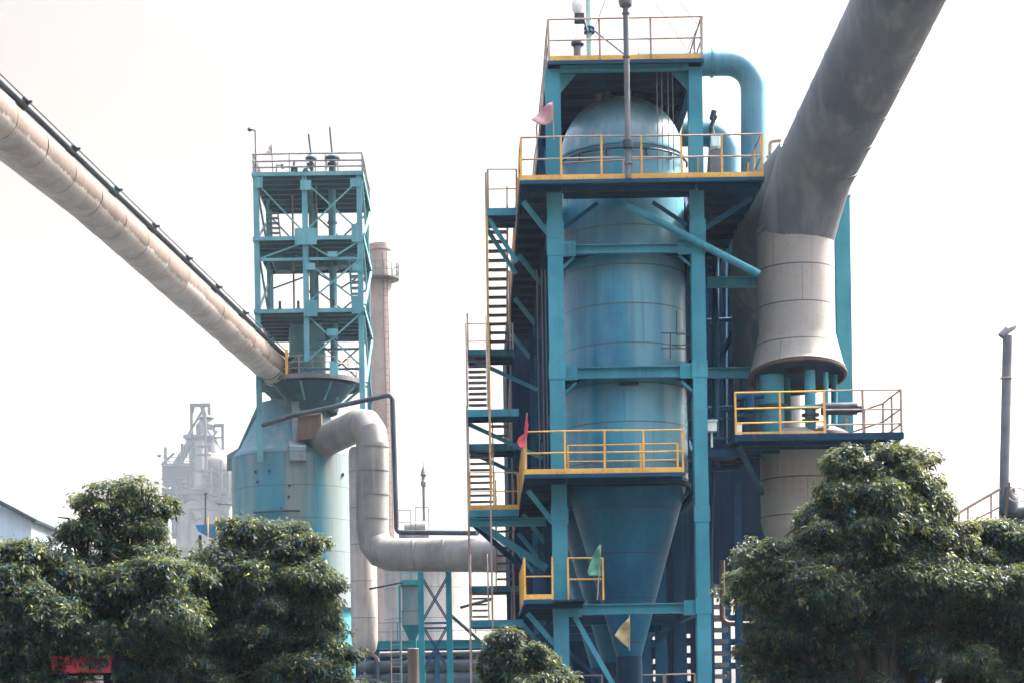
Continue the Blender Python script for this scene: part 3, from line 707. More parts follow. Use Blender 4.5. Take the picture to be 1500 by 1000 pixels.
# ================================================================== FLUE ON THE RIGHT
ft = thing('flue_duct', P(1166, 560, 50), 'huge grey flue slanting up out of frame from a flared vertical duct', 'duct')
DV = 50.0; XV = P(1166, 430, DV).x; rv = 1.06
zj = P(1166, 335, DV).z
def tilt(b, rings):                               # the mouth is cut askew, its near lip higher
    for i in range(min(len(b.v), rings*48)):
        x, y, z = b.v[i]; b.v[i] = (x, y, z+.24*(DV-y)/1.3*(1, .55, .2)[i//48 if rings == 3 else 0])
# vertical part with a bell mouth
z1 = P(1166, 495, DV).z; z2 = P(1166, 548, DV).z
b = MB(); b.lathe(XV, DV, [(rv+.28, z2), (rv+.2, z2+.22), (rv+.05, z1-.15), (rv, z1+.1), (rv, zj-.02)], 48, False); tilt(b, 3); b.build('vertical_duct', 'flue', ft)
b = MB(); b.lathe(XV, DV, [(rv+.22, z2-.12), (rv+.30, z2-.10), (rv+.30, z2-.02), (rv+.24, z2), (rv+.1, z2+.05)], 48, False); tilt(b, 9); b.build('flange_ring', 'brown', ft)
b = MB(); b.lathe(XV, DV, [(.3, z2+.14), (rv+.2, z2+.04)], 48, False); tilt(b, 9); b.build('bottom_plate', 'deck', ft)
# inclined part
q0 = Vector((XV, DV, zj-.25)); q1 = P(1184, 268, 49.6); q2 = P(1315, 0, 46.0); q3 = q2+(q2-q1)*1.3
b = MB(); b.tube([q0, q0.lerp(q1, .5), q1+(q2-q1)*.06, q1.lerp(q2, .5), q2, q3], [rv+.012, rv+.02, rv+.03, rv+.04, rv+.05, rv+.06], 48)
b.build('inclined_duct', 'duct', ft)
b = MB(); ax = q2-q1
for k in range(1, 9): MB().tube([q1+ax*(k*.16)-ax.normalized()*.04, q1+ax*(k*.16)+ax.normalized()*.04], rv+.06, 48).build('joint_band', 'duct', ft)
b = MB(); b.tube([P(1186, 235, 49.8), P(1150, 285, 50.6), P(1128, 335, 51.6), P(1120, 390, 53), P(1122, 460, 54.5), P(1124, 640, 55.5)], [.95, 1.0, 1.02, 1.02, 1.02, 1.02], 40); b.build('branch_duct', 'duct', ft)
MB().add([P(1184,505,48.75), P(1196,505,48.75), P(1192,527,48.6), P(1178,523,48.6)], [(0,1,2,3)])
# blue stanchion beyond the duct
b = MB(); x = P(1234, 430, 51.8).x; b.ibar((x, 51.8, 0), (x, 51.8, P(1232, 291, 51.8).z), .42, .4, .03, up=(0,1,0))
b.bar((x-.19, 51.8, 0), (x-.19, 51.8, P(1232, 291, 51.8).z-.01), .02, .338, up=(0,1,0))
b.box(x-.24, x+.24, 51.55, 52.05, P(1232,291,51.8).z, P(1232,291,51.8).z+.03)
tag(b.build('flue_stanchion', 'frame'), 'tall plain blue steel column standing close beside the vertical flue', 'column')
# round platform
rp = thing('round_platform', P(1190, 640, 50), 'railed platform with dark underside hanging below the flared flue mouth', 'platform')
zp = P(1200, 634, 47.4).z; px0, px1 = P(1077, 634, 47.4).x, P(1323, 632, 47.4).x
b = MB(); poly = [(px0, 47.4), (px1, 47.4), (px1, 49.6), (px1-.6, 51.6), (px0+.3, 52.6), (px0, 51.5)]
n = len(poly); b.add([(*p, zp-.06) for p in poly]+[(*p, zp) for p in poly], [tuple(reversed(range(n))), tuple(range(n, 2*n))]+[(i, (i+1) % n, n+(i+1) % n, n+i) for i in range(n)])
b.build('deck', 'deck', rp)
b = MB()
for a, c in zip(poly, poly[1:]+poly[:1]): b.bar((*a, zp-.09), (*c, zp-.09), .04, .16)
b.build('edge_channel', 'deck', rp)
for i in range(6): yy = 47.8+i*.7; MB().bar((px0+.1, yy, zp-.16), (px1-.4, yy, zp-.16), .08, .18).build('joist', 'deck', rp)
MB().bar((px1-.1, 47.6, zp-.25), (XV+1.1, 49.5, zp-1.3), .1, .12).build('bracket', 'frame_shaded', rp); MB().bar((px0+.1, 47.6, zp-.25), (XV-1.1, 49.5, zp-1.3), .1, .12).build('bracket', 'frame_shaded', rp)
mid = P(1208, 634, 47.45).x
railing(rp, [(px0+.03, 47.45, zp), (mid, 47.45, zp)], h=1.12, rails=(1.0, .62, .28), sp=1.2, toe=True, toe_h=.05)
railing(rp, [(mid+.02, 47.45, zp), (px1-.03, 47.45, zp), (px1-.03, 49.6, zp), (px1-.63, 51.5, zp)], h=1.12, rails=(1.0, .55, .2), sp=1.2, toe=False, mat='railgrey')
# valve gear between flue mouth and platform
vg = thing('slide_valve', (XV, DV, zp), 'blue valve gear with bolted columns between flared flue mouth and railed platform', 'valve')
q = P(1131, 600, 49.6); MB().lathe(q.x, 49.6, [(.33, zp), (.33, z2-.1)], 24).build('actuator_cylinder', 'frame', vg)
b = MB(); b.lathe(q.x, 49.6, [(.34, z2-1.0), (.42, z2-1.0), (.42, z2-.92), (.34, z2-.92)], 24, False); b.build('clamp_ring', 'darkpipe', vg)
q = P(1187, 600, 49.2); MB().lathe(q.x, 49.2, [(.15, zp+.4), (.15, z2-.05)], 16).build('spindle', 'frame', vg)
b = MB()
for z in (zp+.75, zp+.95, zp+.6): b.lathe(q.x, 49.2, [(.14, z), (.24, z), (.24, z+.06), (.14, z+.06)], 16)
b.build('gland', 'darkpipe', vg)
b = MB(); b.lathe(XV+.45, DV, [(1.0, zp+.02), (1.0, zp+.2), (.95, zp+.36), (.7, zp+.5), (.2, zp+.52)], 40); b.build('valve_housing', 'brown', vg)
b = MB(); q = P(1230, 598, 49)
b.tube([(q.x-.5, 49, q.z), (q.x+.45, 48.9, q.z-.02)], .17, 16); b.tube([(q.x+.4, 48.9, q.z-.02), (q.x+.62, 48.9, q.z-.03)], .1, 12); b.build('motor', 'darkpipe', vg)
b = MB(); q = P(1095, 590, 49)
b.tube([P(1078, 582, 49), P(1118, 578, 49)], .1, 12); b.tube([P(1098, 575, 49), P(1098, 600, 49)], .14, 12); b.tube([P(1080, 610, 49), P(1110, 600, 49.2)], .06, 8); b.build('hydraulic_pipe', 'frame_shaded', vg)
q = P(1210, 575, 49.2)
for aa, cc, rr_ in (((q.x, 49.2, zp+.3), (q.x, 49.2, z2-.1), .07), (P(1150,598,49), P(1215,592,49), .05), (P(1150,545,50.6), P(1155,620,50.6), .12), (P(1112,548,50.2), P(1112,620,50.2), .08), (P(1222,548,50.2), P(1222,620,50.2), .09)): MB().tube([aa, cc], rr_, 10).build('tie_rod', 'frame', vg)
q = P(1082, 617, 47.7); b = MB(); b.box(q.x-.07, q.x+.07, 47.6, 47.8, zp+.005, zp+.28); b.box(q.x-.08, q.x+.08, 47.59, 47.81, zp+.28, zp+.3)
tag(b.build('switch_box', 'whitebox'), 'little white box on the corner of the railed flue platform', 'box')
# dust vessel beneath
b = MB(); r = 1.08; za = P(1166, 645, 50).z; zb_ = P(1166, 770, 49).z
b.lathe(XV+.02, DV, [(.25, zb_-1.7), (.5, zb_-.75), (r-.25, zb_-.3), (r-.06, zb_-.05), (r, zb_+.2), (r, za), (r*.8, za+.25)], 48)
b2 = b.build('dust_vessel', 'flue'); tag(b2, 'grey round dust vessel under the railed platform beside the big tree', 'vessel')

# small pipe elbow behind the deck end
b = MB(); b.tube(fillet([P(1128, 262, 52), P(1128, 207, 52), P(1165, 205, 52)], .12, 5), .055, 10); b.tube([P(1120,230,52), P(1134,230,52)], .05, 8)
tag(b.build('elbow_pipe', 'railgrey'), 'thin rusty pipe elbow between the deck railing end and the slanting flue', 'pipe')

# ================================================================== FURNACE TOWER ON THE LEFT
DT = 110.0; DR = 117.5
ft2 = thing('furnace_tower', (P(450, 600, DT).x, DT, 0), 'pale teal braced steel tower of four open floors above the round tank', 'steel tower')
lx = [P(377, 400, DT).x, P(448, 400, DT).x, P(528, 400, DT).x]
zR = P(450, 254, DT).z; z2_ = P(450, 348, DT).z; z3_ = P(450, 454, DT).z; z4_ = P(450, 548, DT).z; zmid_ = P(450, 380, DT).z
zbase = P(380, 640, DT).z
for y in (DT, DR):
    for i, x in enumerate(lx):
        b = MB(); zb = zbase-1.5 if i == 0 else (P(450, 530, DT).z if i == 1 and y == DT else zbase-1.6)
        b.ibar((x, y, zb), (x, y, zR-.1), .32 if y == DT else .26, .34, .04, up=(0,1,0))
        if y == DT: b.bar((x, y-.11, zb), (x, y-.11, zR-.1), .29, .03, up=(0,1,0))
        b.build('column', 'tower', ft2)
def tdeck(z, y0, y1, x0=lx[0]-.2, x1=lx[2]+.25, edge_h=.24):
    b = MB(); b.box(x0, x1, y0, y1, z-.08, z)
    for i in range(8): yy = y0+.3+(y1-y0-.6)*i/7; b.bar((x0+.1, yy, z-.22), (x1-.1, yy, z-.22), .15, .28)
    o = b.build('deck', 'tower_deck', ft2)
    e = MB()
    for a, c in (((x0, y0), (x1, y0)), ((x1, y0), (x1, y1)), ((x0, y1), (x1, y1)), ((x0, y0), (x0, y1))): e.bar((*a, z-.10), (*c, z-.10), .06, edge_h)
    e.build('edge_beam', 'tower', o); return o
for z in (zR, z2_, z3_): tdeck(z, DT-.25, DR+.25)
MB().bar((lx[0], DT-.05, zmid_), (lx[2], DT-.05, zmid_), .12, .16).build('strut', 'tower', ft2)
for py in (500, 512, 541): MB().bar((P(445,py,DT).x, DT-.05, P(450,py,DT).z), (lx[2], DT-.05, P(450,py,DT).z), .1, .12).build('strut', 'tower_deck', ft2)
def xb(x0, z0, x1, z1, y, w=.085, mat='tower'):
    MB().bar((x0, y, z0), (x1, y, z1), w, w).build('brace', mat, ft2)
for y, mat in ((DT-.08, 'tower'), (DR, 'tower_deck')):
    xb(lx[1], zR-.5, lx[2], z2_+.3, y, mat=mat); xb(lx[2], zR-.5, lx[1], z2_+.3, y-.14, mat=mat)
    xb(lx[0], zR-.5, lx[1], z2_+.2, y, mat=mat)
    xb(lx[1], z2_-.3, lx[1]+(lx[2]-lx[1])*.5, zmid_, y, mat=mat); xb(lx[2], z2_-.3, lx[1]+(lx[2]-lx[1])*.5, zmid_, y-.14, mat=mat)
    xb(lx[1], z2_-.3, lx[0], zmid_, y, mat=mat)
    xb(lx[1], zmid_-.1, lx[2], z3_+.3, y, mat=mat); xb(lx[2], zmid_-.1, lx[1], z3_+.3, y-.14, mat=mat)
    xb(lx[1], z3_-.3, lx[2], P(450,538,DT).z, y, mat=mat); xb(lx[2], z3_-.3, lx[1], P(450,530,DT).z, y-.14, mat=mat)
for x in (lx[0], lx[2]+.15):
    for za_, zb_2 in ((zR-.5, z2_+.2), (z2_-.4, z3_+.3), (z3_-.4, P(450,560,DT).z)):
        MB().bar((x, DT+.2, za_), (x, DR-.2, zb_2), .12, .12).build('brace', 'tower', ft2)
        MB().bar((x+.1, DT+.2, zb_2), (x+.1, DR-.2, za_), .12, .12).build('brace', 'tower', ft2)
# gusset plates
for px, py, wpx, hpx in ((448,347,32,24), (523,342,16,26), (448,272,16,14), (520,268,14,12), (380,268,10,16), (455,452,20,24), (522,447,14,26), (487,373,14,8), (487,487,16,10), (455,391,14,10), (522,392,12,10), (489,540,12,20)):
    q = P(px, py, DT-.2); k = 1/M(DT)/2
    MB().box(q.x-wpx*k, q.x+wpx*k, q.y-.10, q.y-.05, q.z-hpx*k, q.z+hpx*k).build('gusset', 'tower', ft2)
X0, X1 = lx[0]-.15, lx[2]+.2
railing(ft2, [(X0, DR, zR), (X0, DT-.15, zR), (X1, DT-.15, zR), (X1, DR, zR)], h=1.15, rails=(1,.62,.3), sp=2.2, mat='steel', toe=False, r=.05)
for z in (z2_, z3_): railing(ft2, [(X0+.3, DR, z), (X1, DR, z)], h=1.1, rails=(1,.6,.3), sp=1.2, mat='steel', toe=False, r=.04)
# stairs inside
def tstair(px0, px1, py0, py1, D, label=None, n=7):
    x0, x1 = P(px0, py0, D).x, P(px1, py0, D).x; b = MB()
    za_, zb_3 = P(px0, py0, D).z, P(px0, py1, D).z
    for i in range(n): z = za_+(zb_3-za_)*i/(n-1); y = D+1.6*(i/(n-1)); b.box(x0, x1, y-.15, y+.15, z-.07, z)
    for x in (x0, x1): b.bar((x, D, za_), (x, D+1.6, zb_3), .06, .25)
    b.build('stair_flight', 'tower', ft2)
tstair(391, 407, 312, 346, DT+4); tstair(512, 527, 365, 430, DT+3, n=10); tstair(512, 527, 395, 430, DT+5.5, n=6)
# pipes inside the tower
def tpipe(px, py0, py1, D, rpx, mat='tower', name='riser_pipe'):
    r = rpx/M(D); q0, q1 = P(px, py0, D), P(px, py1, D); b = MB()
    b.tube([(q0.x, D, q0.z), (q0.x, D, q1.z)], r, 16)
    for i in range(1, 5): flange(b, (q0.x, D, q0.z+(q1.z-q0.z)*i/5), (0,0,1), r*1.35, .12, 16)
    return b.build(name, mat, ft2)
tpipe(491, 600, 258, DT+3, 5.5); tpipe(458, 470, 258, DT+3, 3.5); tpipe(431, 460, 270, DT+4, 1.3, 'steel'); tpipe(466, 460, 270, DT+2, 1.2, 'steel')
MB().bar((P(392,300,DT+5).x, DT+5, z3_), (P(392,300,DT+5).x, DT+5, zR-.2), .22, .22).build('inner_post', 'tower', ft2)
for px, py in ((437, 446), (489, 435), (410, 447)): q = P(px, py, DT+1.5); MB().lathe(q.x, q.y, [(.12, z3_), (.2, z3_+.1), (.2, z3_+.4), (.08, z3_+.5), (.08, z3_+.9)], 12).build('valve', 'darkpipe', ft2)
b = MB()
for px, py, h in ((415, 380, 34), (470, 375, 22), (500, 372, 28)):
    q = P(px, py, DT+3); b.lathe(q.x, q.y, [(.5, q.z-.8), (.9, q.z+.3), (.9, z2_-.4)], 20)
b.build('weigh_hopper', 'tower_deck', ft2)
# rooftop gear
for k, (px, py0, ptip, w_, lb) in enumerate(((456, 252, 197, 7, 'small capped roof vent with leaning rod on the teal tower'), (487, 252, 187, 9.5, 'larger capped roof vent with tall rod on the teal tower'))):
    D = DT+.5; q = P(px, py0, D); m_ = M(D)
    t = thing('roof_vent', (q.x, D, zR), lb, 'vent', 'capped vents on the teal tower roof'); r = w_/m_
    b = MB(); b.lathe(q.x, D, [(r*.55, zR), (r*.55, zR+.55), (r*.75, zR+.6), (r*.75, zR+.75), (r*.3, zR+.8), (r*.3, zR+1.0)], 16)
    for i in range(4): b.bar((q.x+r*math.cos(i*1.57+.4)*.9, D+r*math.sin(i*1.57+.4)*.9, zR+.3), (q.x+r*math.cos(i*1.57+.4)*.9, D+r*math.sin(i*1.57+.4)*.9, zR+1.05), .05, .05)
    b.build('stub', 'darkpipe', t)
    MB().lathe(q.x, D, [(r*1.2, zR+.98), (r*1.2, zR+1.08), (r*.5, zR+1.3), (r*.2, zR+1.38), (.05, zR+1.4)], 16).build('cap', 'darkpipe', t)
    MB().tube([(q.x, D, zR+1.3), P(px-4, ptip, D)], .06, 6).build('rod', 'darkpipe', t)
t = thing('roof_lamp', P(374, 252, DT), 'lamp on a tall bent pole at the corner of the teal tower roof', 'lamp')
MB().tube([P(375, 252, DT), P(374, 192, DT), P(368, 189, DT)], .06, 6).build('pole', 'steel', t)
q = P(366, 190, DT); MB().lathe(q.x, q.y, [(.05, q.z-.12), (.14, q.z-.05), (.16, q.z), (.1, q.z+.1), (.03, q.z+.12)], 12).build('lamp_head', 'darkpipe', t)
t = thing('roof_lamp', P(405, 252, DT+.25), 'short lamp bracket standing low behind the tower roof railing', 'lamp')
MB().tube([P(405, 253, DT+.25), P(405, 242, DT+.25), P(413, 243, DT+.25)], .05, 6).build('pole', 'steel', t)
q = P(414, 244, DT+.25); MB().lathe(q.x, q.y, [(.05, q.z-.15), (.15, q.z-.05), (.1, q.z+.12)], 10).build('lamp_head', 'darkpipe', t)
flag('grey pennant on a short pole behind the teal tower roof railing', [(397,212),(398,227),(387,228),(391,221)], ((398,211),(400,253)), DT+.25, 'flag_grey', polew=.05, wave=.1)
b = MB(); q = P(431, 248, DT+.3); b.lathe(q.x, q.y, [(.15, zR), (.22, zR+.2), (.22, zR+.45), (.08, zR+.55), (.06, zR+.8)], 12)
q = P(449, 250, DT+.25); b.lathe(q.x, q.y, [(.2, zR), (.28, zR+.15), (.2, zR+.35)], 12)
tag(b.build('roof_valve', 'darkpipe'), 'small dark valve stubs on the teal tower roof near its middle column', 'valves')

# ------------------------------------------------------------------ charging vessel, round gallery, funnel
DC = 113.6; xc = P(455, 548, DC).x; zg = P(460, 547, DC-3.35).z
b = MB(); r = 26/M(DC); b.lathe(xc-.2, DC, [(r, zg+.0), (r, P(450, 460, DC).z)], 32, True)
for i in range(1, 4): z = zg+i*.95; b.lathe(xc-.2, DC, [(r, z-.04), (r+.05, z-.04), (r+.05, z+.04), (r, z+.04)], 32, False)
tag(b.build('charging_vessel', 'tower'), 'upright teal charging vessel standing on the round gallery inside the tower', 'vessel')
t = thing('round_gallery', (xc, DC, zg), 'round gallery with dark underside and light railing at the tower foot', 'gallery')
rg = 80/M(DC-1)
MB().lathe(xc, DC, [(1.6, zg-.05), (rg, zg-.05), (rg, zg), (1.6, zg)], 48, False).build('deck', 'tower_deck', t)
MB().lathe(xc, DC, [(rg-.02, zg-.22), (rg+.03, zg-.22), (rg+.03, zg+.05), (rg-.02, zg+.05)], 48, False).build('edge_channel', 'steel', t)
b = MB()
for k in range(26):
    q = 2*math.pi*k/26; x, y = xc+(rg-.05)*math.cos(q), DC+(rg-.05)*math.sin(q)
    b.bar((x, y, zg), (x, y, zg+1.15), .05, .05)
for h in (.4, .78, 1.13): b.tube([(xc+(rg-.05)*math.cos(R(a)), DC+(rg-.05)*math.sin(R(a)), zg+h) for a in range(150, 391, 8)], .028, 6)
b.build('railing', 'railgrey', t)
for px in (401, 429):
    c_ = max(-.98, min(.98, (px-457)/80)); sgn = -math.sqrt(1-c_*c_); x, y = xc+(rg-.05)*c_, DC+(rg-.05)*sgn
    MB().bar((x, y, zg), (x, y, zg+1.55), .16, .16).build('gate_post', 'rail', t)
t = thing('funnel_hopper', (xc, DC, zg-3), 'dark blue funnel hopper hanging under the round gallery above the tank neck', 'hopper')
zn = P(450, 606, DC).z
MB().lathe(xc-.1, DC, [(1.75, zn), (1.95, zn+.9), (rg-.55, zg-.25)], 40, False).build('cone', 'tower_deck', t)
for k in range(10):
    q = 2*math.pi*k/10+.2; MB().bar((xc+1.95*math.cos(q), DC+1.95*math.sin(q), zn+.6), (xc+(rg-.3)*math.cos(q), DC+(rg-.3)*math.sin(q), zg-.3), .1, .16).build('rib', 'tower', t)

# ------------------------------------------------------------------ big round tank
DK = 114.0; xk = P(431, 700, DK).x; rk = 91/M(DK)
tk = thing('round_tank', (xk, DK, 0), 'big weathered teal and grey round tank under the braced tower', 'tank')
zs = P(431, 660, DK-rk).z; zk0 = P(431, 893, DK).z; 
MB().lathe(xk, DK, [(rk, zk0), (rk, (zs+zk0)/2), (rk, zs)], 72, False).build('shell', 'tank', tk)
MB().lathe(xk, DK, [(rk, zs), (rk*.985, zs+.16), (rk*.94, zs+.36), (rk*.86, zs+.66), (2.1, zn+.3), (2.05, zn+.7)], 72, False).build('cone_roof', 'roofcone', tk)
MB().lathe(xk, DK, [(rk-.25, zk0-8), (rk-.25, zk0+.02)], 72, False).build('skirt', 'frame', tk)
MB().lathe(xk, DK, [(rk-.3, zk0+.0), (rk+.06, zk0+.0), (rk+.06, zk0+.14), (rk-.02, zk0+.14)], 72, False).build('bottom_ring', 'tank', tk)
for q in (186, 279):
    a = R(q); c, s = math.cos(a), math.sin(a); tx, ty = -s, c
    b = MB()
    w_ = 1.0; vs = []
    for rr, zz in ((rk+.28, zs-.6), (rk+.28, zs+.25), (rk-.55, zs+.75), (rk-.55, zs-.6)):
        for sgn in (-1, 1): vs.append((xk+c*rr+tx*sgn*w_/2, DK+s*rr+ty*sgn*w_/2, zz))
    b.add(vs, [(0,1,3,2),(2,3,5,4),(4,5,7,6),(6,7,1,0),(0,2,4,6),(7,5,3,1)])
    b.bar((xk+c*(rk-.5), DK+s*(rk-.5), zs+.50), (xk+c*2.15, DK+s*2.15, zn+.45), .5, .3)
    b.build('roof_bracket', 'tank', tk)
b = MB(); q = P(410, 748, DK-rk); b.tube([(xk+(rk+.15)*math.cos(R(a)), DK+(rk+.15)*math.sin(R(a)), q.z) for a in range(238, 286, 6)], .06, 8)
b.build('ring_pipe', 'darkpipe', tk)
b = MB()
for px, py in ((395,690),(413,745),(374,690),(377,705),(500,690),(425,712),(424,728),(470,650)):
    u = P(px, py, DK-rk*.9); a = math.atan2(-math.sqrt(max(.01, rk*rk-(u.x-xk)**2)), u.x-xk); x, y = xk+rk*math.cos(a), DK+rk*math.sin(a)
    b.box(x-.07, x+.07, y-.12, y+.12, u.z-.07, u.z+.07)
b.build('lug', 'darkpipe', tk)
# platform on the roof side and rusty hood
b = MB(); q = P(449, 626, 110.2); k = 1/M(110.2)
b.add([P(437,612,110), P(470,606,110), P(472,640,110), P(434,645,110), P(440,612,111.2), P(473,607,111.2), P(474,640,111.2), P(438,643,111.2)],
      [(0,3,2,1),(4,5,6,7),(0,1,5,4),(1,2,6,5),(2,3,7,6),(3,0,4,7)])
b.tube([P(436,611,109.9), P(471,605,109.9)], .06, 8)
tag(b.build('rusty_hood', 'rust'), 'pale rusty box hood on the tank roof beside the grey gas pipe', 'hood')
# pale leg beside the tank
DL = 108.5; x = P(532, 800, DL).x; r = 19.5/M(DL)
b = MB(); zb = P(532, 945, DL).z
b.lathe(x, DL, [(r*.55, zb-.55), (r*.85, zb-.3), (r, zb+.3), (r, P(532, 660, DL).z), (r*.8, P(532, 655, DL).z)], 36)
tag(b.build('downcomer', 'pale'), 'pale pinkish upright cylinder with rounded bottom beside the round tank', 'cylinder')
# buff hood near the ground
DH = 100.0; b = MB(); xh0, xh1 = P(505, 960, DH).x, P(554, 960, DH).x; zc = P(530, 968, DH).z
prof = [(math.cos(a), math.sin(a)) for a in [R(180-i*180/12) for i in range(13)]]
cx_ = (xh0+xh1)/2; rr = (xh1-xh0)/2; vs = []; fs = []
for yy in (DH, DH+1.6):
    for c, s in prof: vs.append((cx_+rr*c, yy, zc+.62*s))
    for c, s in prof: vs.append((cx_+(rr-.12)*c, yy, zc-.05+.5*s))
m_ = 13
for i in range(12):
    fs += [(i, i+1, 2*m_+i+1, 2*m_+i), (m_+i+1, m_+i, 3*m_+i, 3*m_+i+1), (i+1, i, m_+i, m_+i+1), (2*m_+i, 2*m_+i+1, 3*m_+i+1, 3*m_+i)]
b.add(vs, fs); b.bar((cx_-rr+.1, DH+.8, 0), (cx_-rr+.1, DH+.8, zc), .1, .1); b.bar((cx_+rr-.1, DH+.8, 0), (cx_+rr-.1, DH+.8, zc), .1, .1)
tag(b.build('buff_canopy', 'rust'), 'small buff arched canopy near the ground below the pale cylinder', 'canopy')

# ------------------------------------------------------------------ grey gas pipe and thin pipe
t = thing('gas_pipe', P(546, 700, 106), 'thick grey lagged gas pipe bending from the tank roof down to the process tower', 'pipe')
r = 24/M(106)
pts = [P(470, 648, 111.5), P(512, 628, 108.5), P(536, 624, 106.8)]
pts = fillet([P(462, 652, 112), P(546, 612, 106), P(546, 812, 106), P(640, 812, 103), P(735, 812, 99), P(800, 812, 96.5)], 1.5, 3)
MB().tube(pts, r, 40).build('pipe', 'grey', t, 16)
b = MB()
for py in (655, 690, 725, 760): q = P(546, py, 106); MB().tube([(q.x, 106, q.z-.03), (q.x, 106, q.z+.03)], r+.02, 40).build('joint_band', 'grey', t)
for px in (606, 650, 690): q = P(px, 812, 106-(px-546)/190*7); MB().tube([q-Vector((.04,0,0)), q+Vector((.04,0,0))], r+.02, 40).build('joint_band', 'grey', t)
b = MB(); b.tube(fillet([P(385, 622, 109), P(430, 608, 107), P(575, 577, 103.5), P(581, 779, 103.5), P(700, 780, 100)], .35, 6), .145, 12)
tag(b.build('thin_steam_pipe', 'darkpipe'), 'thin dark pipe crossing over the grey gas pipe and dropping beside it', 'pipe')
# trestle under the gas pipe
t = thing('pipe_trestle', (P(637, 960, 103).x, 103, 0), 'teal cross braced trestle carrying the grey gas pipe', 'trestle')
tx = [P(617, 900, 103).x, P(658, 900, 103).x]; ztr = P(637, 837, 103).z
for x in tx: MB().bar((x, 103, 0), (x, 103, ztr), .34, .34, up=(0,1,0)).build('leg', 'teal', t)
zA, zB_, zC = P(637,842,103).z, P(637,912,103).z, P(637,985,103).z
for a, c in ((zA, zB_), (zB_, zC)):
    for s in (-.05, .05): MB().bar((tx[0]+s, 103.05, a), (tx[1]+s, 103.05, c), .07, .07).build('brace', 'frame_shaded', t); MB().bar((tx[1]+s, 102.9, a), (tx[0]+s, 102.9, c), .07, .07).build('brace', 'frame_shaded', t)
for z in (zB_, zB_-.28): MB().bar((tx[0], 103, z), (tx[1], 103, z), .1, .12).build('strut', 'frame_shaded', t)
# hopper on legs
t = thing('small_hopper', (P(602, 900, 108).x, 108, 0), 'small teal square hopper on posts between pale cylinder and trestle', 'hopper')
x0, x1 = P(589, 900, 108).x, P(618, 900, 108).x; za_, zb_4, zc_ = P(600, 850, 108).z, P(600, 893, 108).z, P(600, 915, 108).z
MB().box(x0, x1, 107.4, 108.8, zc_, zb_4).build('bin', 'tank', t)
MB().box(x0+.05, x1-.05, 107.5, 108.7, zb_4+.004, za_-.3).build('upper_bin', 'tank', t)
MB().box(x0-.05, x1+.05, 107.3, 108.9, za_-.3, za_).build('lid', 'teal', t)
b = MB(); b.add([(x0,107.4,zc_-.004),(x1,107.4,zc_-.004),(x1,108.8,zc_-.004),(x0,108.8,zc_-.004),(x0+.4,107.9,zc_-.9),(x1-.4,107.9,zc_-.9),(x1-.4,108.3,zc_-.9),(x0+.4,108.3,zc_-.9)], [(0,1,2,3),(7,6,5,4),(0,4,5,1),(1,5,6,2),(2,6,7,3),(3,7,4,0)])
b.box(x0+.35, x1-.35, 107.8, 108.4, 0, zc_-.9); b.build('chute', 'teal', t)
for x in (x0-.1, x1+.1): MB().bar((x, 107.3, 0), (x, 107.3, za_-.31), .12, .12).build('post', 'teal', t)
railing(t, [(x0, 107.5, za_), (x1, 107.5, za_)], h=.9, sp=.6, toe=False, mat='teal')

# ------------------------------------------------------------------ pale tank behind, pipe bridge
b = MB(); D = 132; x = P(626, 880, D).x; r = 64/M(D); z0 = P(626, 912, D).z
b.lathe(x, D, [(r+.1, 0), (r+.1, z0-.4), (r, z0), (r, P(626, 822, D).z), (r*.8, P(626, 808, D).z), (.4, P(626, 797, D).z), (0, P(626, 796, D).z)], 56)
tag(b.build('storage_tank', 'pale'), 'wide pale streaked storage tank behind the trestle and gas pipe', 'tank')
t = thing('pipe_bridge', (P(620, 945, 112).x, 112, 0), 'low teal pipe bridge with grey pipes running behind the trestle', 'pipe bridge')
x0, x1 = P(545, 940, 112).x, P(735, 940, 112).x; z = P(620, 943, 112).z
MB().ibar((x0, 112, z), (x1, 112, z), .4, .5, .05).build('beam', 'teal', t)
MB().ibar((x0, 113.6, z), (x1, 113.6, z), .4, .5, .05).build('beam', 'frame_shaded', t)
for py, r, m_ in ((956, .16, 'grey'), (975, .42, 'darkpipe'), (995, .5, 'darkpipe')):
    zz = P(620, py, 112).z; MB().tube([(x0-1, 112.6, zz), (x1, 112.6, zz)], r, 20).build('pipe', m_, t)
for px in (552, 640, 728): q = P(px, 950, 112); MB().bar((q.x, 112.2, 0), (q.x, 112.2, z-.25), .3, .3, up=(0,1,0)).build('leg', 'frame_shaded', t)
railing(t, [(x0, 111.9, z+.26), (x1, 111.9, z+.26)], h=1.1, sp=1.5, toe=False, mat='frame_shaded', r=.02)
D = 118.0; b = MB(); corr(b, P(500, 980, D).x, P(742, 980, D).x, D, 0, P(620, 950, D).z, .8, .08); b.box(P(500, 980, D).x, P(742, 980, D).x, D+.1, D+3, 0, P(620, 951, D).z)
tag(b.build('low_sheet_wall', 'wall'), 'low dark sheet wall added behind the pipe bridge and trestle', 'fence')  # low wall added as dark fill behind the trestle
b = MB(); x = P(606, 965, 105).x; b.lathe(x, 105, [(.36, 0), (.36, P(606, 950, 105).z), (.3, P(606,949,105).z)], 24)
tag(b.build('buff_stub', 'rust'), 'short buff round stub standing in front of the low pipe bridge', 'stub pipe')
t = thing('caged_ladder', (P(580, 980, 104).x, 104, 0), 'thin rusty access ladder by the trestle under the gas pipe', 'ladder')
x0, x1 = P(573, 950, 104).x, P(588, 950, 104).x
b = MB()
for x in (x0, x1): b.bar((x, 104, 0), (x, 104, P(580, 912, 104).z), .05, .05)
b.build('stile', 'railgrey', t); b = MB()
for i in range(14): z = .4+i*.42; b.tube([(x0, 104, z), (x1, 104, z)], .025, 6)
b.build('rung', 'steel', t)
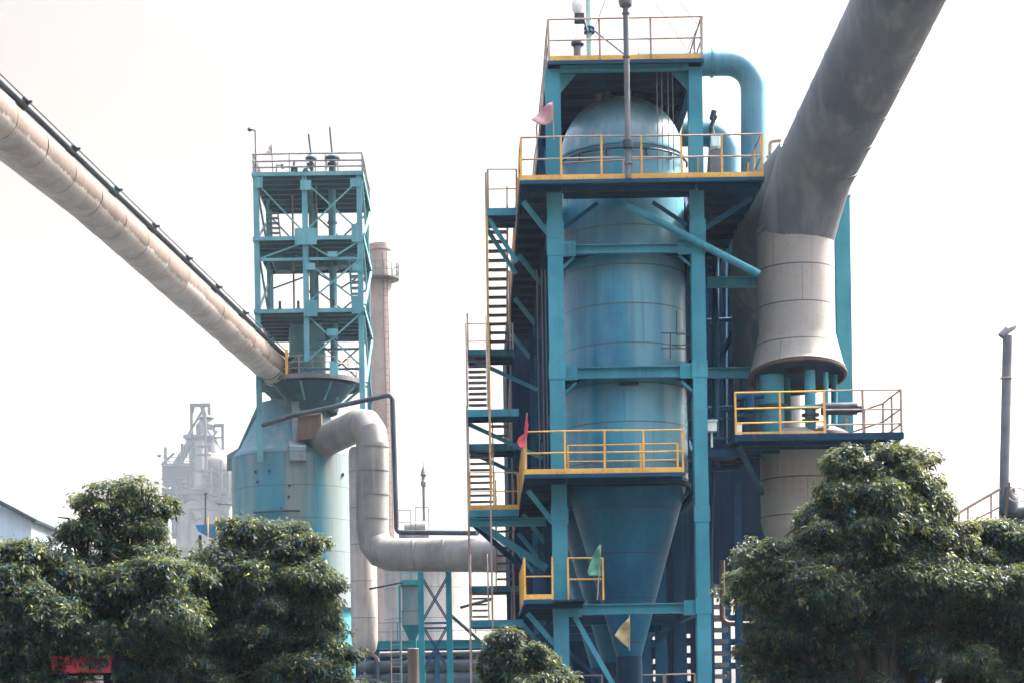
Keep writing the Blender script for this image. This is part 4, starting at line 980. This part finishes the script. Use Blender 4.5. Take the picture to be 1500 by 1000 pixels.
tag(MB().tube([P(675, 889, 104), P(722, 876, 103)], .09, 8).build('chute_pipe', 'darkpipe'), 'short dark pipe sloping up from the trestle to the zigzag stair', 'pipe')
tag(MB().tube([P(655, 895, 104), P(712, 945, 104)], .12, 10).build('chute_pipe', 'darkpipe'), 'dark pipe slanting down from the trestle behind the small tree', 'pipe')
tag(MB().tube([P(541, 862, 106), P(590, 852, 106)], .06, 8).build('chute_pipe', 'darkpipe'), 'thin dark pipe between the pale upright cylinder and small hopper', 'pipe')

# ------------------------------------------------------------------ brick chimney
DB = 150.0; q0 = P(562, 940, DB); q1 = P(557, 357, DB)
t = thing('brick_chimney', (q0.x, DB, 0), 'tall hazy pink brick chimney with ladder behind the teal tower', 'chimney')
xcn = P(557.5, 500, DB).x; zt = q1.z
MB().lathe(xcn+.1, DB, [(1.35, 0), (.86, zt-.7), (.95, zt-.6), (.95, zt-.1), (.8, zt)], 32).build('shaft', 'brick', t)
zpf = P(560, 410, DB).z; MB().lathe(xcn+.1, DB, [(.8, zpf-.35), (.9, zpf-.1), (1.55, zpf-.02), (1.55, zpf+.06), (.8, zpf+.06)], 28, False).build('platform', 'steel', t)
b = MB()
for k in range(14):
    a = 2*math.pi*k/14; b.bar((xcn+.1+1.5*math.cos(a), DB+1.5*math.sin(a), zpf), (xcn+.1+1.5*math.cos(a), DB+1.5*math.sin(a), zpf+1.2), .06, .06)
for h in (.6, 1.2): b.tube([(xcn+.1+1.5*math.cos(R(a)), DB+1.5*math.sin(R(a)), zpf+h) for a in range(0, 361, 15)], .035, 6)
b.build('railing', 'steel', t)
b = MB(); xl_ = xcn+.55; 
for s in (-.17, .17): b.tube([(xl_+s+.25, DB-1.25, 2), (xl_+s-.05, DB-.95, zt-1)], .035, 6)
for i in range(64): f = i/64; b.bar((xl_+.25-.3*f-.17, DB-1.25+.3*f, 2+(zt-3)*f), (xl_+.25-.3*f+.17, DB-1.25+.3*f, 2+(zt-3)*f), .03, .03)
b.build('ladder', 'steel', t)

# ------------------------------------------------------------------ slender stack with small platform
D = 135.0
t = thing('vent_stack', (P(621, 780, D).x, D, 0), 'slender stack with bulged lantern top beyond the gas pipe', 'stack')
x = P(621, 740, D).x; m_ = M(D); Z = lambda py: P(621, py, D).z
MB().lathe(x, D, [(2.2/m_, 0), (2.2/m_, Z(712)), (4/m_, Z(711)), (4.4/m_, Z(705)), (3/m_, Z(703)), (3/m_, Z(697)), (5/m_, Z(695)), (4/m_, Z(692)), (2.4/m_, Z(686)), (1/m_, Z(683)), (.5/m_, Z(675))], 16).build('stack', 'steel', t)
t = thing('far_platform', (P(605, 785, 134).x, 134, 0), 'hazy railed platform with round drum beside the slender stack', 'platform')
x0, x1 = P(585, 785, 134).x, P(629, 785, 134).x; z = P(605, 784, 134).z
MB().box(x0, x1, 133, 136, z-.2, z).build('deck', 'steel', t)
for xx in (x0+.3, x1-.3): MB().bar((xx, 134, 0), (xx, 134, z-.2), .2, .2).build('leg', 'steel', t)
railing(t, [(x0, 133.1, z), (x0+.9, 133.1, z)], h=1.8, sp=.9, toe=False, mat='steel', r=.04); railing(t, [(x0+1.25, 133.1, z), (x1, 133.1, z)], h=2.0, sp=.8, toe=False, mat='steel', r=.04)
b = MB(); q = P(604, 770, 134.4); b.tube([(q.x-.6, 134.4, q.z-.1), (q.x+1, 134.4, q.z-.1)], .45, 20); b.build('drum', 'pale', t)

# ------------------------------------------------------------------ inclined duct on the left with rail pipe
pA = P(412, 551, 113.5); pB = P(0, 178, 71); ax = (pA-pB); L = ax.length; ax.normalize(); pS = pB-ax*16
t = thing('inclined_conveyor', pA, 'long pale rust topped round conveyor duct slanting down into the teal tower', 'conveyor')
rc = .93
sd_ = ax.cross(Vector((0,0,1))).normalized(); up_ = sd_.cross(ax).normalized()
seg = 3.1; n = int((L+16)/seg); b = MB(); rnd = random.Random(3); m_ = 48; ang_ = []
for i in range(n+1):                              # overlapping cylindrical cladding sheets
    r0 = rc+rnd.uniform(-.012, .012); tw = rnd.uniform(-.02, .02); s0 = i*seg; s1 = min((i+1)*seg, L+16); sh_ = rnd.uniform(-.10, .10)
    if s1 <= s0+.05: break
    k = len(b.v)
    for s_, rr in ((s0, r0-.10), (s0+.10, r0-.10), (s0+.13, r0), (s1-.02, r0+.03), (s1, r0-.10)):
        for q in range(m_):
            a = 2*math.pi*q/m_; b.v.append(tuple(pS+ax*s_+(sd_*math.cos(a)+up_*math.sin(a))*(rr+.006*math.sin(a*5+i)))); ang_.append((math.degrees(a), sh_))
    for j in range(4):
        for q in range(m_): q2 = (q+1) % m_; b.f.append((k+j*m_+q, k+j*m_+q2, k+(j+1)*m_+q2, k+(j+1)*m_+q))
o = b.build('cladding', 'dusty', t, 25)
at = o.data.attributes.new('crown', 'FLOAT', 'POINT'); at.data.foreach_set('value', [math.cos(R(a-75))+h_ for a, h_ in ang_])
up2 = (sd_+up_).normalized()
b = MB(); b.tube([pS+up2*(rc+.17), pA-ax*2+up2*(rc+.17)], .13, 10); b.tube([pS+up2*(rc+.34)+sd_*.1, pA-ax*2+up2*(rc+.34)+sd_*.1], .03, 6); b.build('rail_pipe', 'darkpipe', t)
for i in range(13):
    b = MB(); p = pS+ax*(6+i*5.2); b.bar(p+up2*(rc-.05), p+up2*(rc+.45), .12, .5, up=ax); b.bar(p+up2*(rc-.05)-ax*.5, p+up2*(rc+.35), .08, .08); b.bar(p+up2*(rc+.3)-sd_*.3, p+up2*(rc+.3)+sd_*.3, .08, .08)
    b.build('pipe_bracket', 'darkpipe', t)
b = MB()
for i in range(2): p = pA-ax*(2.2+i*1.2); b.tube([p-ax*.08, p+ax*.08], rc+.07, 32, False)
b.build('collar', 'darkpipe', t)
b = MB(); b.tube([P(-90, 138, 88), P(0, 203, 92), P(120, 297, 100), P(250, 396, 108)], .9, 28)
tag(b.build('second_duct', 'clad'), 'pale duct seen just below the long conveyor duct at the frame edge', 'duct')

# ------------------------------------------------------------------ distant blast furnace
DBF = 1000.0; g = DBF/330
t = thing('blast_furnace', (P(300, 800, DBF).x, DBF, 0), 'hazy grey blast furnace far away behind the trees', 'blast furnace')
X = lambda px: P(px, 700, DBF).x
Z = lambda py: P(295, py, DBF).z
b = MB()
for px in (282, 308): b.bar((X(px), DBF, Z(648)), (X(px), DBF, Z(592)), .5*g, .5*g)
b.bar((X(280), DBF, Z(593)), (X(310), DBF, Z(593)), .6*g, .6*g); b.bar((X(297), DBF, Z(593)), (X(304), DBF, Z(617)), .7*g, .7*g); b.bar((X(285), DBF, Z(593)), (X(283), DBF, Z(604)), .5*g, .5*g)
for px in (311, 324): b.bar((X(px), DBF+3*g, Z(655)), (X(px), DBF+3*g, Z(618)), .5*g, .5*g)
b.bar((X(309), DBF+3*g, Z(619)), (X(326), DBF+3*g, Z(619)), .6*g, .6*g); b.bar((X(309), DBF+3*g, Z(637)), (X(326), DBF+3*g, Z(637)), .3*g, .3*g)
b.build('head_frame', 'far', t)
b = MB(); b.lathe(X(302), DBF, [(2.2*g, Z(640)), (1.1*g, Z(630)), (1.6*g, Z(622)), (1.0*g, Z(615)), (1.7*g, Z(612)), (.7*g, Z(607))], 16); b.lathe(X(296), DBF-1*g, [(.7*g, Z(640)), (.9*g, Z(625)), (.6*g, Z(621))], 12); b.build('bell_top', 'far', t)
MB().box(X(272), X(300), DBF-2*g, DBF+3*g, Z(643), Z(638)).build('gallery', 'far', t)
MB().box(X(243), X(288), DBF-4*g, DBF+5*g, Z(705), Z(685)).build('gallery', 'far', t)
MB().box(X(243), X(335), DBF-4.5*g, DBF+6*g, Z(727), Z(719)).build('gallery', 'far', t)
MB().box(X(300), X(338), DBF-2*g, DBF+5*g, Z(716), Z(700)).build('gallery', 'far', t)
MB().box(X(243), X(290), DBF-5*g, DBF-4.2*g, Z(685), Z(683)).build('gallery', 'far', t)
b = MB(); b.bar((X(256), DBF, Z(684)), (X(281), DBF, Z(646)), 1.1*g, 1.3*g); b.build('skip_bridge', 'far', t)
b = MB()
for px in (246, 258, 266, 276, 326, 334): b.bar((X(px), DBF-3*g, Z(790)), (X(px), DBF-3*g, Z(700)), .8*g, .8*g)
b.bar((X(246), DBF-3*g, Z(719)), (X(256), DBF-3*g, Z(704)), .6*g, .6*g); b.bar((X(276), DBF-3*g, Z(719)), (X(260), DBF-3*g, Z(704)), .6*g, .6*g)
b.build('column', 'far', t)
b = MB(); b.lathe(X(296), DBF-4*g, [(1.25*g, Z(717)), (1.25*g, Z(676)), (1.0*g, Z(655)), (1.3*g, Z(650))], 20); b.build('downpipe', 'farpale', t)
b = MB(); b.lathe(X(305), DBF+3*g, [(4.6*g, Z(700)), (3.2*g, Z(672)), (1.3*g, Z(642)), (1.1*g, Z(630))], 28); b.build('throat', 'far', t)
b = MB(); b.tube([P(305, 678, DBF-2*g), P(322, 680, DBF-2*g), P(336, 700, DBF-2*g), P(341, 730, DBF-2*g)], 2.0*g, 18); b.build('uptake', 'farpale', t)
b = MB(); b.lathe(X(293), DBF, [(4.5*g, 0), (4.6*g, Z(770)), (3.9*g, Z(745)), (3.0*g, Z(727))], 28)
b.lathe(X(322), DBF+1*g, [(2.6*g, 0), (2.6*g, Z(735)), (2.0*g, Z(726)), (1*g, Z(722))], 24); b.tube(fillet([P(268, 800, DBF-4*g), P(270, 750, DBF-4*g), P(283, 738, DBF-4*g), P(292, 760, DBF-4*g)], 2*g, 5), 1.1*g, 14); b.build('furnace_body', 'farpale', t)
for a0, b0, a1, b1 in ((243,705,288,719),(288,705,243,719),(246,727,266,770),(266,727,246,770),(282,643,308,600),(311,637,324,655),(324,637,311,655),(300,700,338,716),(338,700,300,716),(326,727,334,770),(262,685,288,650),(243,685,262,668)):
    MB().bar((X(a0), DBF-4.7*g, Z(b0)), (X(a1), DBF-4.7*g, Z(b1)), .35*g, .35*g).build('brace', 'far', t)
for px, ya, yb_ in ((286,719,655),(315,727,690),(330,720,680),(250,683,660),(274,683,655),(308,700,612),(340,727,690)): MB().tube([(X(px), DBF-5*g, Z(ya)), (X(px), DBF-5*g, Z(yb_))], .28*g, 8).build('riser_pipe', 'far', t)
for y_ in (660, 672, 695, 735, 750): MB().bar((X(284), DBF-5.2*g, Z(y_)), (X(338 if y_ > 680 else 316), DBF-5.2*g, Z(y_)), .3*g, .4*g).build('walkway', 'far', t)
railing(t, [(X(243), DBF-4.3*g, Z(685)), (X(288), DBF-4.3*g, Z(685))], h=1.4*g, sp=2*g, toe=False, mat='far', r=.08*g)
b = MB(); b.bar((X(263), DBF-3*g, Z(690)), (X(243), DBF-3*g, Z(668)), .12*g, .12*g); b.lathe(X(238), DBF-3*g, [(.1*g, Z(672)), (.5*g, Z(669)), (.1*g, Z(666))], 10); b.build('lamp', 'far', t)
# blue cab with yellow posts, nearer
D = 95.0
t = thing('blue_platform', P(310, 785, D), 'small dark blue steel platform with yellow posts between the trees', 'platform')
b = MB(); b.add([P(286,768,D), P(330,766,D), P(332,786,D), P(306,787,D), P(290,777,D), P(290,770,D+1.5), P(334,768,D+1.5), P(335,786,D+1.5), P(309,787,D+1.5), P(294,778,D+1.5)],
 [(4,3,2,1,0),(5,6,7,8,9),(0,1,6,5),(1,2,7,6),(2,3,8,7),(3,4,9,8),(4,0,5,9)]); b.build('body', 'bluebox', t)
b = MB()
for px, y0_, y1_ in ((305, 757, 786), (317, 757, 787)): q = P(px, y1_, D-.2); b.bar(q, (q.x, q.y, P(px, y0_, D).z), .06, .06)
b.build('post', 'rail', t)
b = MB(); b.tube([P(301, 722, D+.6), P(301, 770, D+.6)], .05, 6); b.tube([P(299, 722, D+.6), P(304, 722, D+.6)], .06, 6); b.tube([P(317, 737, D+.6), P(340, 739, D+.6)], .04, 6); b.build('pole', 'darkpipe', t)
b = MB()
for px in (293, 330): q = P(px, 786, D+.7); b.bar((q.x, q.y, 0), (q.x, q.y, q.z+.1), .15, .15)
b.build('leg', 'frame_shaded', t)

# ------------------------------------------------------------------ gabled shed at the frame edge
D = 90.0
t = thing('gabled_shed', (P(0, 790, D).x, D, 0), 'pale walled shed with a dark sloping roof at the frame edge', 'shed')
xr = P(46, 770, D).x; ze = P(46, 762, D).z; xm = P(-60, 770, D).x; zm_ = P(-60, 706, D).z
xq = 2*xm-xr
MB().add([(xq,D,0),(xr,D,0),(xr,D,ze),(xm,D,zm_),(xq,D,ze),(xq,D+14,0),(xr,D+14,0),(xr,D+14,ze),(xm,D+14,zm_),(xq,D+14,ze)],
 [(0,1,2,3,4),(9,8,7,6,5),(1,6,7,2),(0,4,9,5),(0,5,6,1)]).build('wall', 'shed', t)
b = MB(); sl_ = (zm_-ze)/(xr-xm)
for s in (1, -1): b.bar((xm, D+7, zm_+.14), (xm+s*(xr-xm+.35), D+7, zm_+.14-sl_*(xr-xm+.35)), 15, .14)
b.build('roof', 'roof', t)

# ------------------------------------------------------------------ exhaust stack and valve at the right
D = 60.0
t = thing('exhaust_stack', (P(1472, 760, D).x, D, 0), 'thin grey exhaust stack with a short bent tip above the trees', 'stack')
b = MB(); q0 = P(1470, 752, D); q1 = P(1476, 492, D)
b.tube([(q0.x, D, 0), q0, q0.lerp(q1, .5), q1], .155, 20); b.build('pipe', 'steel', t)
b = MB(); b.tube([P(1467, 493, D), P(1474, 484, D), P(1483, 478, D+.3)], .14, 16); b.build('tip', 'steel', t)
b = MB(); q = P(1474, 553, D); flange(b, q, (0,0,1), .19, .05); b.build('clamp', 'railgrey', t)
for pa, pc in (((1466, 553), (1452, 572)), ((1482, 553), (1496, 572))): MB().tube([P(*pa, D), P(*pc, D)], .012, 5).build('guy_wire', 'railgrey', t)
D = 58.0
t = thing('gate_valve', P(1487, 752, D), 'dark gate valve with spoked handwheel at the stack foot', 'valve')
b = MB(); q = P(1478, 738, D); b.lathe(q.x, D, [(.22, q.z-.4), (.3, q.z-.3), (.3, q.z+.1), (.2, q.z+.3), (.12, q.z+.55)], 20)
b.tube([P(1470, 752, D), P(1530, 748, D)], .25, 18); b.box(q.x-.3, q.x+.9, D-.3, D+.3, q.z-.75, q.z-.5); b.tube([P(1476,722,D),P(1484,716,D)], .12, 10); b.build('valve_body', 'darkpipe', t)
b = MB(); q = P(1490, 724, D-.3); ra = .30
ring = [(q.x+ra*math.cos(R(a)), q.y+.1*math.sin(R(a)), q.z+ra*.8*math.sin(R(a))) for a in range(0, 361, 15)]
b.tube(ring, .022, 6, False)
for a in (30, 150, 270): b.bar(q, (q.x+ra*math.cos(R(a)), q.y+.1*math.sin(R(a)), q.z+ra*.8*math.sin(R(a))), .025, .025)
b.build('handwheel', 'railgrey', t)
b = MB(); b.bar(P(1473, 756, D-.4), P(1478, 706, D-.4), .08, .08); b.build('post', 'rust', t)
t = thing('sloping_walkway', P(1435, 765, D), 'short sloping rusty handrail leading up to the gate valve', 'walkway')
b = MB(); b.tube([P(1402, 751, D), P(1465, 715, D)], .055, 8)
for px, y0_, y1_ in ((1405, 749, 768), (1418, 741, 772), (1452, 722, 760)): b.tube([P(px, y0_, D), P(px, y1_, D)], .035, 6)
b.tube([P(1420, 765, D), P(1466, 741, D)], .035, 6); b.tube([P(1400, 765, D), P(1440, 763, D)], .03, 6); b.build('handrail', 'railgrey', t)
b = MB(); b.bar(P(1395, 785, D), P(1480, 765, D), .9, .08); q = P(1440, 775, D); b.bar((q.x, D, 0), (q.x, D, q.z), .15, .15); b.build('deck', 'deck', t)
# low shed and white frame behind the right trees
D = 66.0
t = thing('low_shed', (P(1360, 1000, D).x, D, 0), 'low dark blue shed half hidden behind the trees', 'shed')
x0, x1 = P(1235, 960, D).x, P(1540, 960, D).x; zt = P(1360, 940, D).z
b = MB(); corr(b, x0, x1, D, 0, zt, .6, .05); b.box(x0, x1, D+.2, D+8, 0, zt-.05); b.build('wall', 'wall', t)
MB().box(x0-.3, x1+.3, D-.4, D+8.3, zt, zt+.2).build('roof', 'roof', t)
D = 47.0
t = thing('white_frame_kiosk', (P(1425, 1000, D).x, D, 0), 'small white framed glasshouse low behind the trees', 'kiosk')
x0, x1 = P(1395, 990, D).x, P(1462, 990, D).x; zt = P(1425, 985, D).z
b = MB()
for i in range(5): x = x0+(x1-x0)*i/4; b.bar((x, D, 0), (x, D, zt), .06, .06)
for z in (1.0, zt): b.bar((x0-.02, D-.04, z), (x1+.02, D-.04, z), .05, .05)
b.bar((x0, D-.04, zt), ((x0+x1)/2, D-.04, zt+.4), .05, .05); b.bar((x1, D-.04, zt), ((x0+x1)/2, D-.04, zt+.4), .05, .05); b.build('frame', 'whitebox', t)
MB().box(x0+.03, x1-.03, D+.1, D+2, 0, zt-.05).build('panel', 'whitebox', t)
# red fascia kiosk under the left trees
D = 31.86
t = thing('red_fascia_kiosk', (P(115, 1000, D).x, D, 0), 'low kiosk with plain red fascia and white louvred windows under the trees', 'kiosk')
zf0, zf1 = P(115, 985, D).z, P(115, 960, D).z
x0, x1 = P(78, 985, D).x, P(160, 985, D).x
MB().box(x0, x1, D+.1, D+1.2, 0, zf0+.1).build('wall', 'wall', t)
b = MB(); b.box(x0-.03, x1+.03, D, D+.07, zf0, zf1-.05); b.box(x0-.05, x1+.05, D-.02, D+.3, zf1-.05, zf1); b.build('fascia', 'red', t)
for a, c in ((95, 112), (123, 150)):
    b = MB(); qa, qc = P(a, 990, D).x, P(c, 990, D).x
    for i in range(12): z = zf0-.08-i*.09; b.bar((qa, D+.06, z), (qc, D+.06, z), .05, .062)
    b.build('louvre_window', 'whitebox', t)

# ================================================================== TREES
def tree(name_label, D, base_px, lobes, ncl, leaf=.094, group='broadleaf trees in front of the plant', seed=1, trunk_r=.17, cat='tree', droop=.34):
    """lobes: (px, py, rx_px, ry_px, depth offset m) ellipsoids of foliage"""
    rng = np.random.default_rng(seed); k = 1/M(D)
    base = P(base_px, 1000, D); t = thing('broadleaf_tree', (base.x, D, 0), name_label, cat, group)
    E = []
    for px, py, rx, ry, dy in lobes:
        c = P(px, py, D); E.append((c.x, D+dy, c.z, rx*k, max(.35, (rx*.5+ry*.5)*k), ry*k))
    E = np.array(E); MAIN = E.copy()
    sub = []
    for e in E:                                   # boughs: many uneven leaf masses poking out of each limb's envelope
        m_ = max(7, int(15*(e[3]*e[5])/.55)); m_ = min(m_, 46); vol = (e[3]*e[4]*e[5])**(1/3)
        for i in range(m_):
            d = rng.normal(size=3); d /= np.linalg.norm(d); d[1] = -abs(d[1]) if rng.random() < .25 else d[1]
            s_ = np.clip(rng.lognormal(-1.15, .35)*vol**.5, .13, .62); f_ = rng.uniform(.42, .92)**.6
            c_ = e[:3]+d*f_*np.maximum(e[3:]-s_*.45, .1)+rng.normal(size=3)*.05
            sub.append((*c_, s_*rng.uniform(.9, 1.45), s_*1.1, s_*rng.uniform(.5, .85)))
    E = np.array(sub); wgt = (E[:,3]*E[:,5]+E[:,3]*E[:,4]+E[:,4]*E[:,5]); wgt /= wgt.sum()
    C = []; Nn = []; ncl = int(ncl*2.9)
    while len(C) < ncl:
        li = rng.choice(len(E), p=wgt, size=2048); d = rng.normal(size=(2048, 3)); d /= np.linalg.norm(d, axis=1)[:, None]
        # lumpy surface: radius depends on direction through a few random waves
        lump = 1+.10*np.sin(d[:,0]*7+li*1.7)*np.sin(d[:,2]*6+li)+.07*np.sin(d[:,1]*11+d[:,2]*9+li*2.3)
        rad = lump*(1-np.abs(rng.normal(size=2048))*.22)
        inner = rng.random(2048) < .3; rad = np.where(inner, rng.uniform(.3, 1.0, 2048), rad); stray = rng.random(2048) < .03; rad = np.where(stray, rng.uniform(1.05, 1.35, 2048), rad)
        p = E[li,:3]+d*E[li,3:]*rad[:, None]
        q = ((p[:, None, :]-E[None, :, :3])/E[None, :, 3:]); dist = np.sqrt((q**2).sum(-1)); dist[np.arange(2048), li] = 9
        keep = (dist.min(1) > .55) & (p[:, 2] > .4) & ((d[:, 2] > -.35) | (rng.random(2048) < .3))
        C += list(p[keep]); Nn += list((d/E[li,3:])[keep])
    C = np.array(C[:ncl]); Nn = np.array(Nn[:ncl]); Nn /= np.linalg.norm(Nn, axis=1)[:, None]
    # twig whorls of drooping leaves
    nl = 11; n = ncl*nl
    up = np.array([0, 0, 1.0]); ax = Nn*.75+up*.55+rng.normal(size=(ncl, 3))*.28; ax /= np.linalg.norm(ax, axis=1)[:, None]
    ref = np.where(np.abs(ax[:, 2:3]) < .9, up[None], np.array([1.0, 0, 0])[None]); e1 = np.cross(ax, ref); e1 /= np.linalg.norm(e1, axis=1)[:, None]; e2 = np.cross(ax, e1)
    th = (np.arange(nl)/nl*6.283)[None]+rng.uniform(0, 6.28, (ncl, 1))+rng.normal(size=(ncl, nl))*.3
    rise = rng.uniform(-.15, .75, (ncl, nl))
    dirv = e1[:, None]*np.cos(th)[..., None]+e2[:, None]*np.sin(th)[..., None]+ax[:, None]*rise[..., None]
    dirv[..., 2] -= droop*rng.uniform(.5, 1.3, (ncl, nl)); dirv /= np.linalg.norm(dirv, axis=-1)[..., None]
    dirv = dirv.reshape(n, 3)
    szc = rng.uniform(.75, 1.25, (ncl, 1)); Ls = (leaf*szc*rng.uniform(.7, 1.25, (ncl, nl))).reshape(n, 1); W = Ls*.36
    start = (C[:, None]+rng.normal(size=(ncl, nl, 3))*leaf*.35).reshape(n, 3)
    side = np.cross(dirv, up[None]+rng.normal(size=(n, 3))*.35); side /= np.linalg.norm(side, axis=1)[:, None]
    nor = np.cross(side, dirv)
    p0 = start; p1 = start+dirv*Ls*.45+side*W*.5+nor*Ls*.03; p2 = start+dirv*Ls*.45-side*W*.5+nor*Ls*.03; pm = start+dirv*Ls*.5-nor*Ls*.02
    p3 = start+dirv*Ls-up*Ls*.16
    V = np.stack([p0, p1, p3, p2, pm], 1).reshape(-1, 3)-np.array([base.x, D, 0])
    k0 = (np.arange(n)*5)[:, None]
    Fc = np.concatenate([k0+np.array([[0, 4, 2, 1]]), k0+np.array([[0, 3, 2, 4]])], 1).reshape(-1, 4)
    me = bpy.data.meshes.new('crown'); me.vertices.add(len(V)); me.vertices.foreach_set('co', V.ravel())
    me.loops.add(Fc.size); me.loops.foreach_set('vertex_index', Fc.ravel().astype(np.int32))
    me.polygons.add(len(Fc)); me.polygons.foreach_set('loop_start', np.arange(len(Fc), dtype=np.int32)*4)
    tint = np.clip(rng.uniform(0, 1, (ncl, 1))**1.2*.72+rng.uniform(0, .38, (ncl, nl)), 0, 1).reshape(n)
    at = me.attributes.new('tint', 'FLOAT', 'FACE'); at.data.foreach_set('value', np.repeat(tint, 2).astype(np.float32))
    me.update(); me.materials.append(mt['leaf']); o = bpy.data.objects.new('crown', me); COL.objects.link(o); o.parent = t
    # trunk and limbs
    cz = MAIN[:, 2].min(); fork = Vector((base.x, D, max(1.2, cz*.55)))
    b = MB(); b.tube([(base.x, D, -.1), (base.x+.04, D+.03, .8), fork, fork+Vector((.05, 0, .3))], [trunk_r*1.35, trunk_r*1.05, trunk_r*.9, trunk_r*.75], 10); b.build('trunk', 'bark', t)
    b = MB(); rr = random.Random(seed)
    for e in MAIN:
        c = Vector(e[:3]); m_ = fork.lerp(c, .5)+Vector((rr.uniform(-.2,.2), rr.uniform(-.2,.2), -.15))
        b.tube([fork-Vector((0,0,.15)), m_, c], [trunk_r*.6, trunk_r*.4, trunk_r*.15], 7)
        for _ in range(7):
            d = Vector((rr.gauss(0,1), rr.gauss(0,1), rr.gauss(.3,1))).normalized(); tip = c+Vector((d.x*e[3], d.y*e[4], d.z*e[5]))*.9
            b.tube([m_.lerp(c, rr.uniform(.4, 1)), c.lerp(tip, .5)+Vector((0,0,.08)), tip], [trunk_r*.2, trunk_r*.13, trunk_r*.05], 5)
    b.build('limbs', 'bark', t)
    return t
DTr = 33.0
tree('bushy dark broadleaf tree whose crown peaks beside the far hazy furnace', DTr, 165,
     [(150,740,52,38,0), (205,735,48,34,.3), (120,775,45,28,-.2), (185,785,70,36,.2), (240,740,16,14,.4), (200,850,105,70,0), (150,930,130,70,-.2), (245,860,55,55,-.5), (260,940,60,60,0), (180,985,120,40,0), (262,905,30,40,-.8), (90,1000,120,50,-.4), (230,1010,110,45,.3), (150,860,120,60,.5), (285,870,35,60,.6)], 5200, seed=11)
tree('dark broadleaf tree cropped by the frame edge below the pale shed', DTr-.8, 20,
     [(25,825,55,42,0), (75,815,50,36,.2), (-30,840,60,55,0), (50,890,90,75,-.2), (0,960,90,70,0), (90,960,60,55,.2), (110,850,45,45,.1), (-20,910,70,60,.2), (20,1010,100,40,-.2)], 3600, seed=12)
tree('rounded sunlit broadleaf tree in front of the big round tank', DTr+1.0, 400,
     [(352,780,34,26,0), (400,800,60,40,0), (440,805,45,38,-.2), (345,830,60,50,.1), (420,860,85,70,-.3), (360,920,90,80,0), (448,920,58,75,.1), (468,968,42,36,0), (400,985,110,40,-.2), (310,900,45,70,.2), (465,840,25,30,-.3), (330,985,60,50,.3), (440,1010,90,40,.2), (390,860,90,60,.5)], 5200, seed=13)
tree('small sunlit tree between the trestle and the process tower column', DTr+3, 755,
     [(742,948,30,20,0), (770,960,36,24,0), (735,980,42,34,0), (795,980,32,26,.1), (765,1000,60,34,-.2), (815,1003,24,16,0)], 1500, seed=14, trunk_r=.1)
tree('large broad tree with a tall rounded top before the grey dust vessel', DTr, 1290,
     [(1245,680,34,28,0), (1300,690,55,42,0), (1340,672,38,26,.2), (1300,735,85,50,.1), (1220,735,42,32,-.2), (1360,735,42,40,0), (1190,770,50,34,.1), (1270,790,110,50,-.3), (1150,825,62,42,0), (1210,860,100,60,-.4), (1310,860,90,65,-.2), (1110,850,40,24,.2), (1150,915,62,45,.2), (1380,800,50,40,.2), (1250,930,80,38,.1), (1330,945,60,40,.3), (1120,960,40,35,.2), (1180,985,70,40,.5), (1290,985,80,36,.5), (1160,870,70,50,.5), (1370,900,50,60,.5), (1250,840,130,60,.6), (1200,1030,90,45,.2), (1310,1030,90,45,-.3), (1130,1010,60,40,.1), (1405,850,55,55,.1), (1392,795,42,30,.1), (1380,960,60,45,-.3)], 8600, seed=15, trunk_r=.22)
tree('dark spreading tree below the exhaust stack at the frame edge', DTr+.8, 1450,
     [(1465,790,50,28,0), (1425,788,40,26,.1), (1390,830,45,40,.2), (1430,825,60,45,0), (1500,820,50,45,0), (1470,870,80,60,-.3), (1400,870,50,50,.1), (1510,910,60,50,0), (1440,920,60,45,.1), (1560,850,60,60,0), (1480,975,70,30,.5), (1400,960,45,40,.5), (1450,1010,80,50,-.3), (1530,990,60,50,0), (1420,880,55,50,.2)], 5200, seed=16)

# ================================================================== AIR
hb = MB(); hb.box(-430, 430, -31, 1200, -1, 150)
m, nt_, nd, lk = newmat('hazy_air'); nd.remove(nd['Principled BSDF'])
pv = N(nt_, 'ShaderNodeVolumePrincipled'); pv.inputs['Color'].default_value = (.68, .82, .96, 1); pv.inputs['Density'].default_value = .000095; pv.inputs['Anisotropy'].default_value = .2
lk.new(pv.outputs[0], nd['Material Output'].inputs['Volume'])
o = hb.build('haze', m); tag(o, kind='stuff')
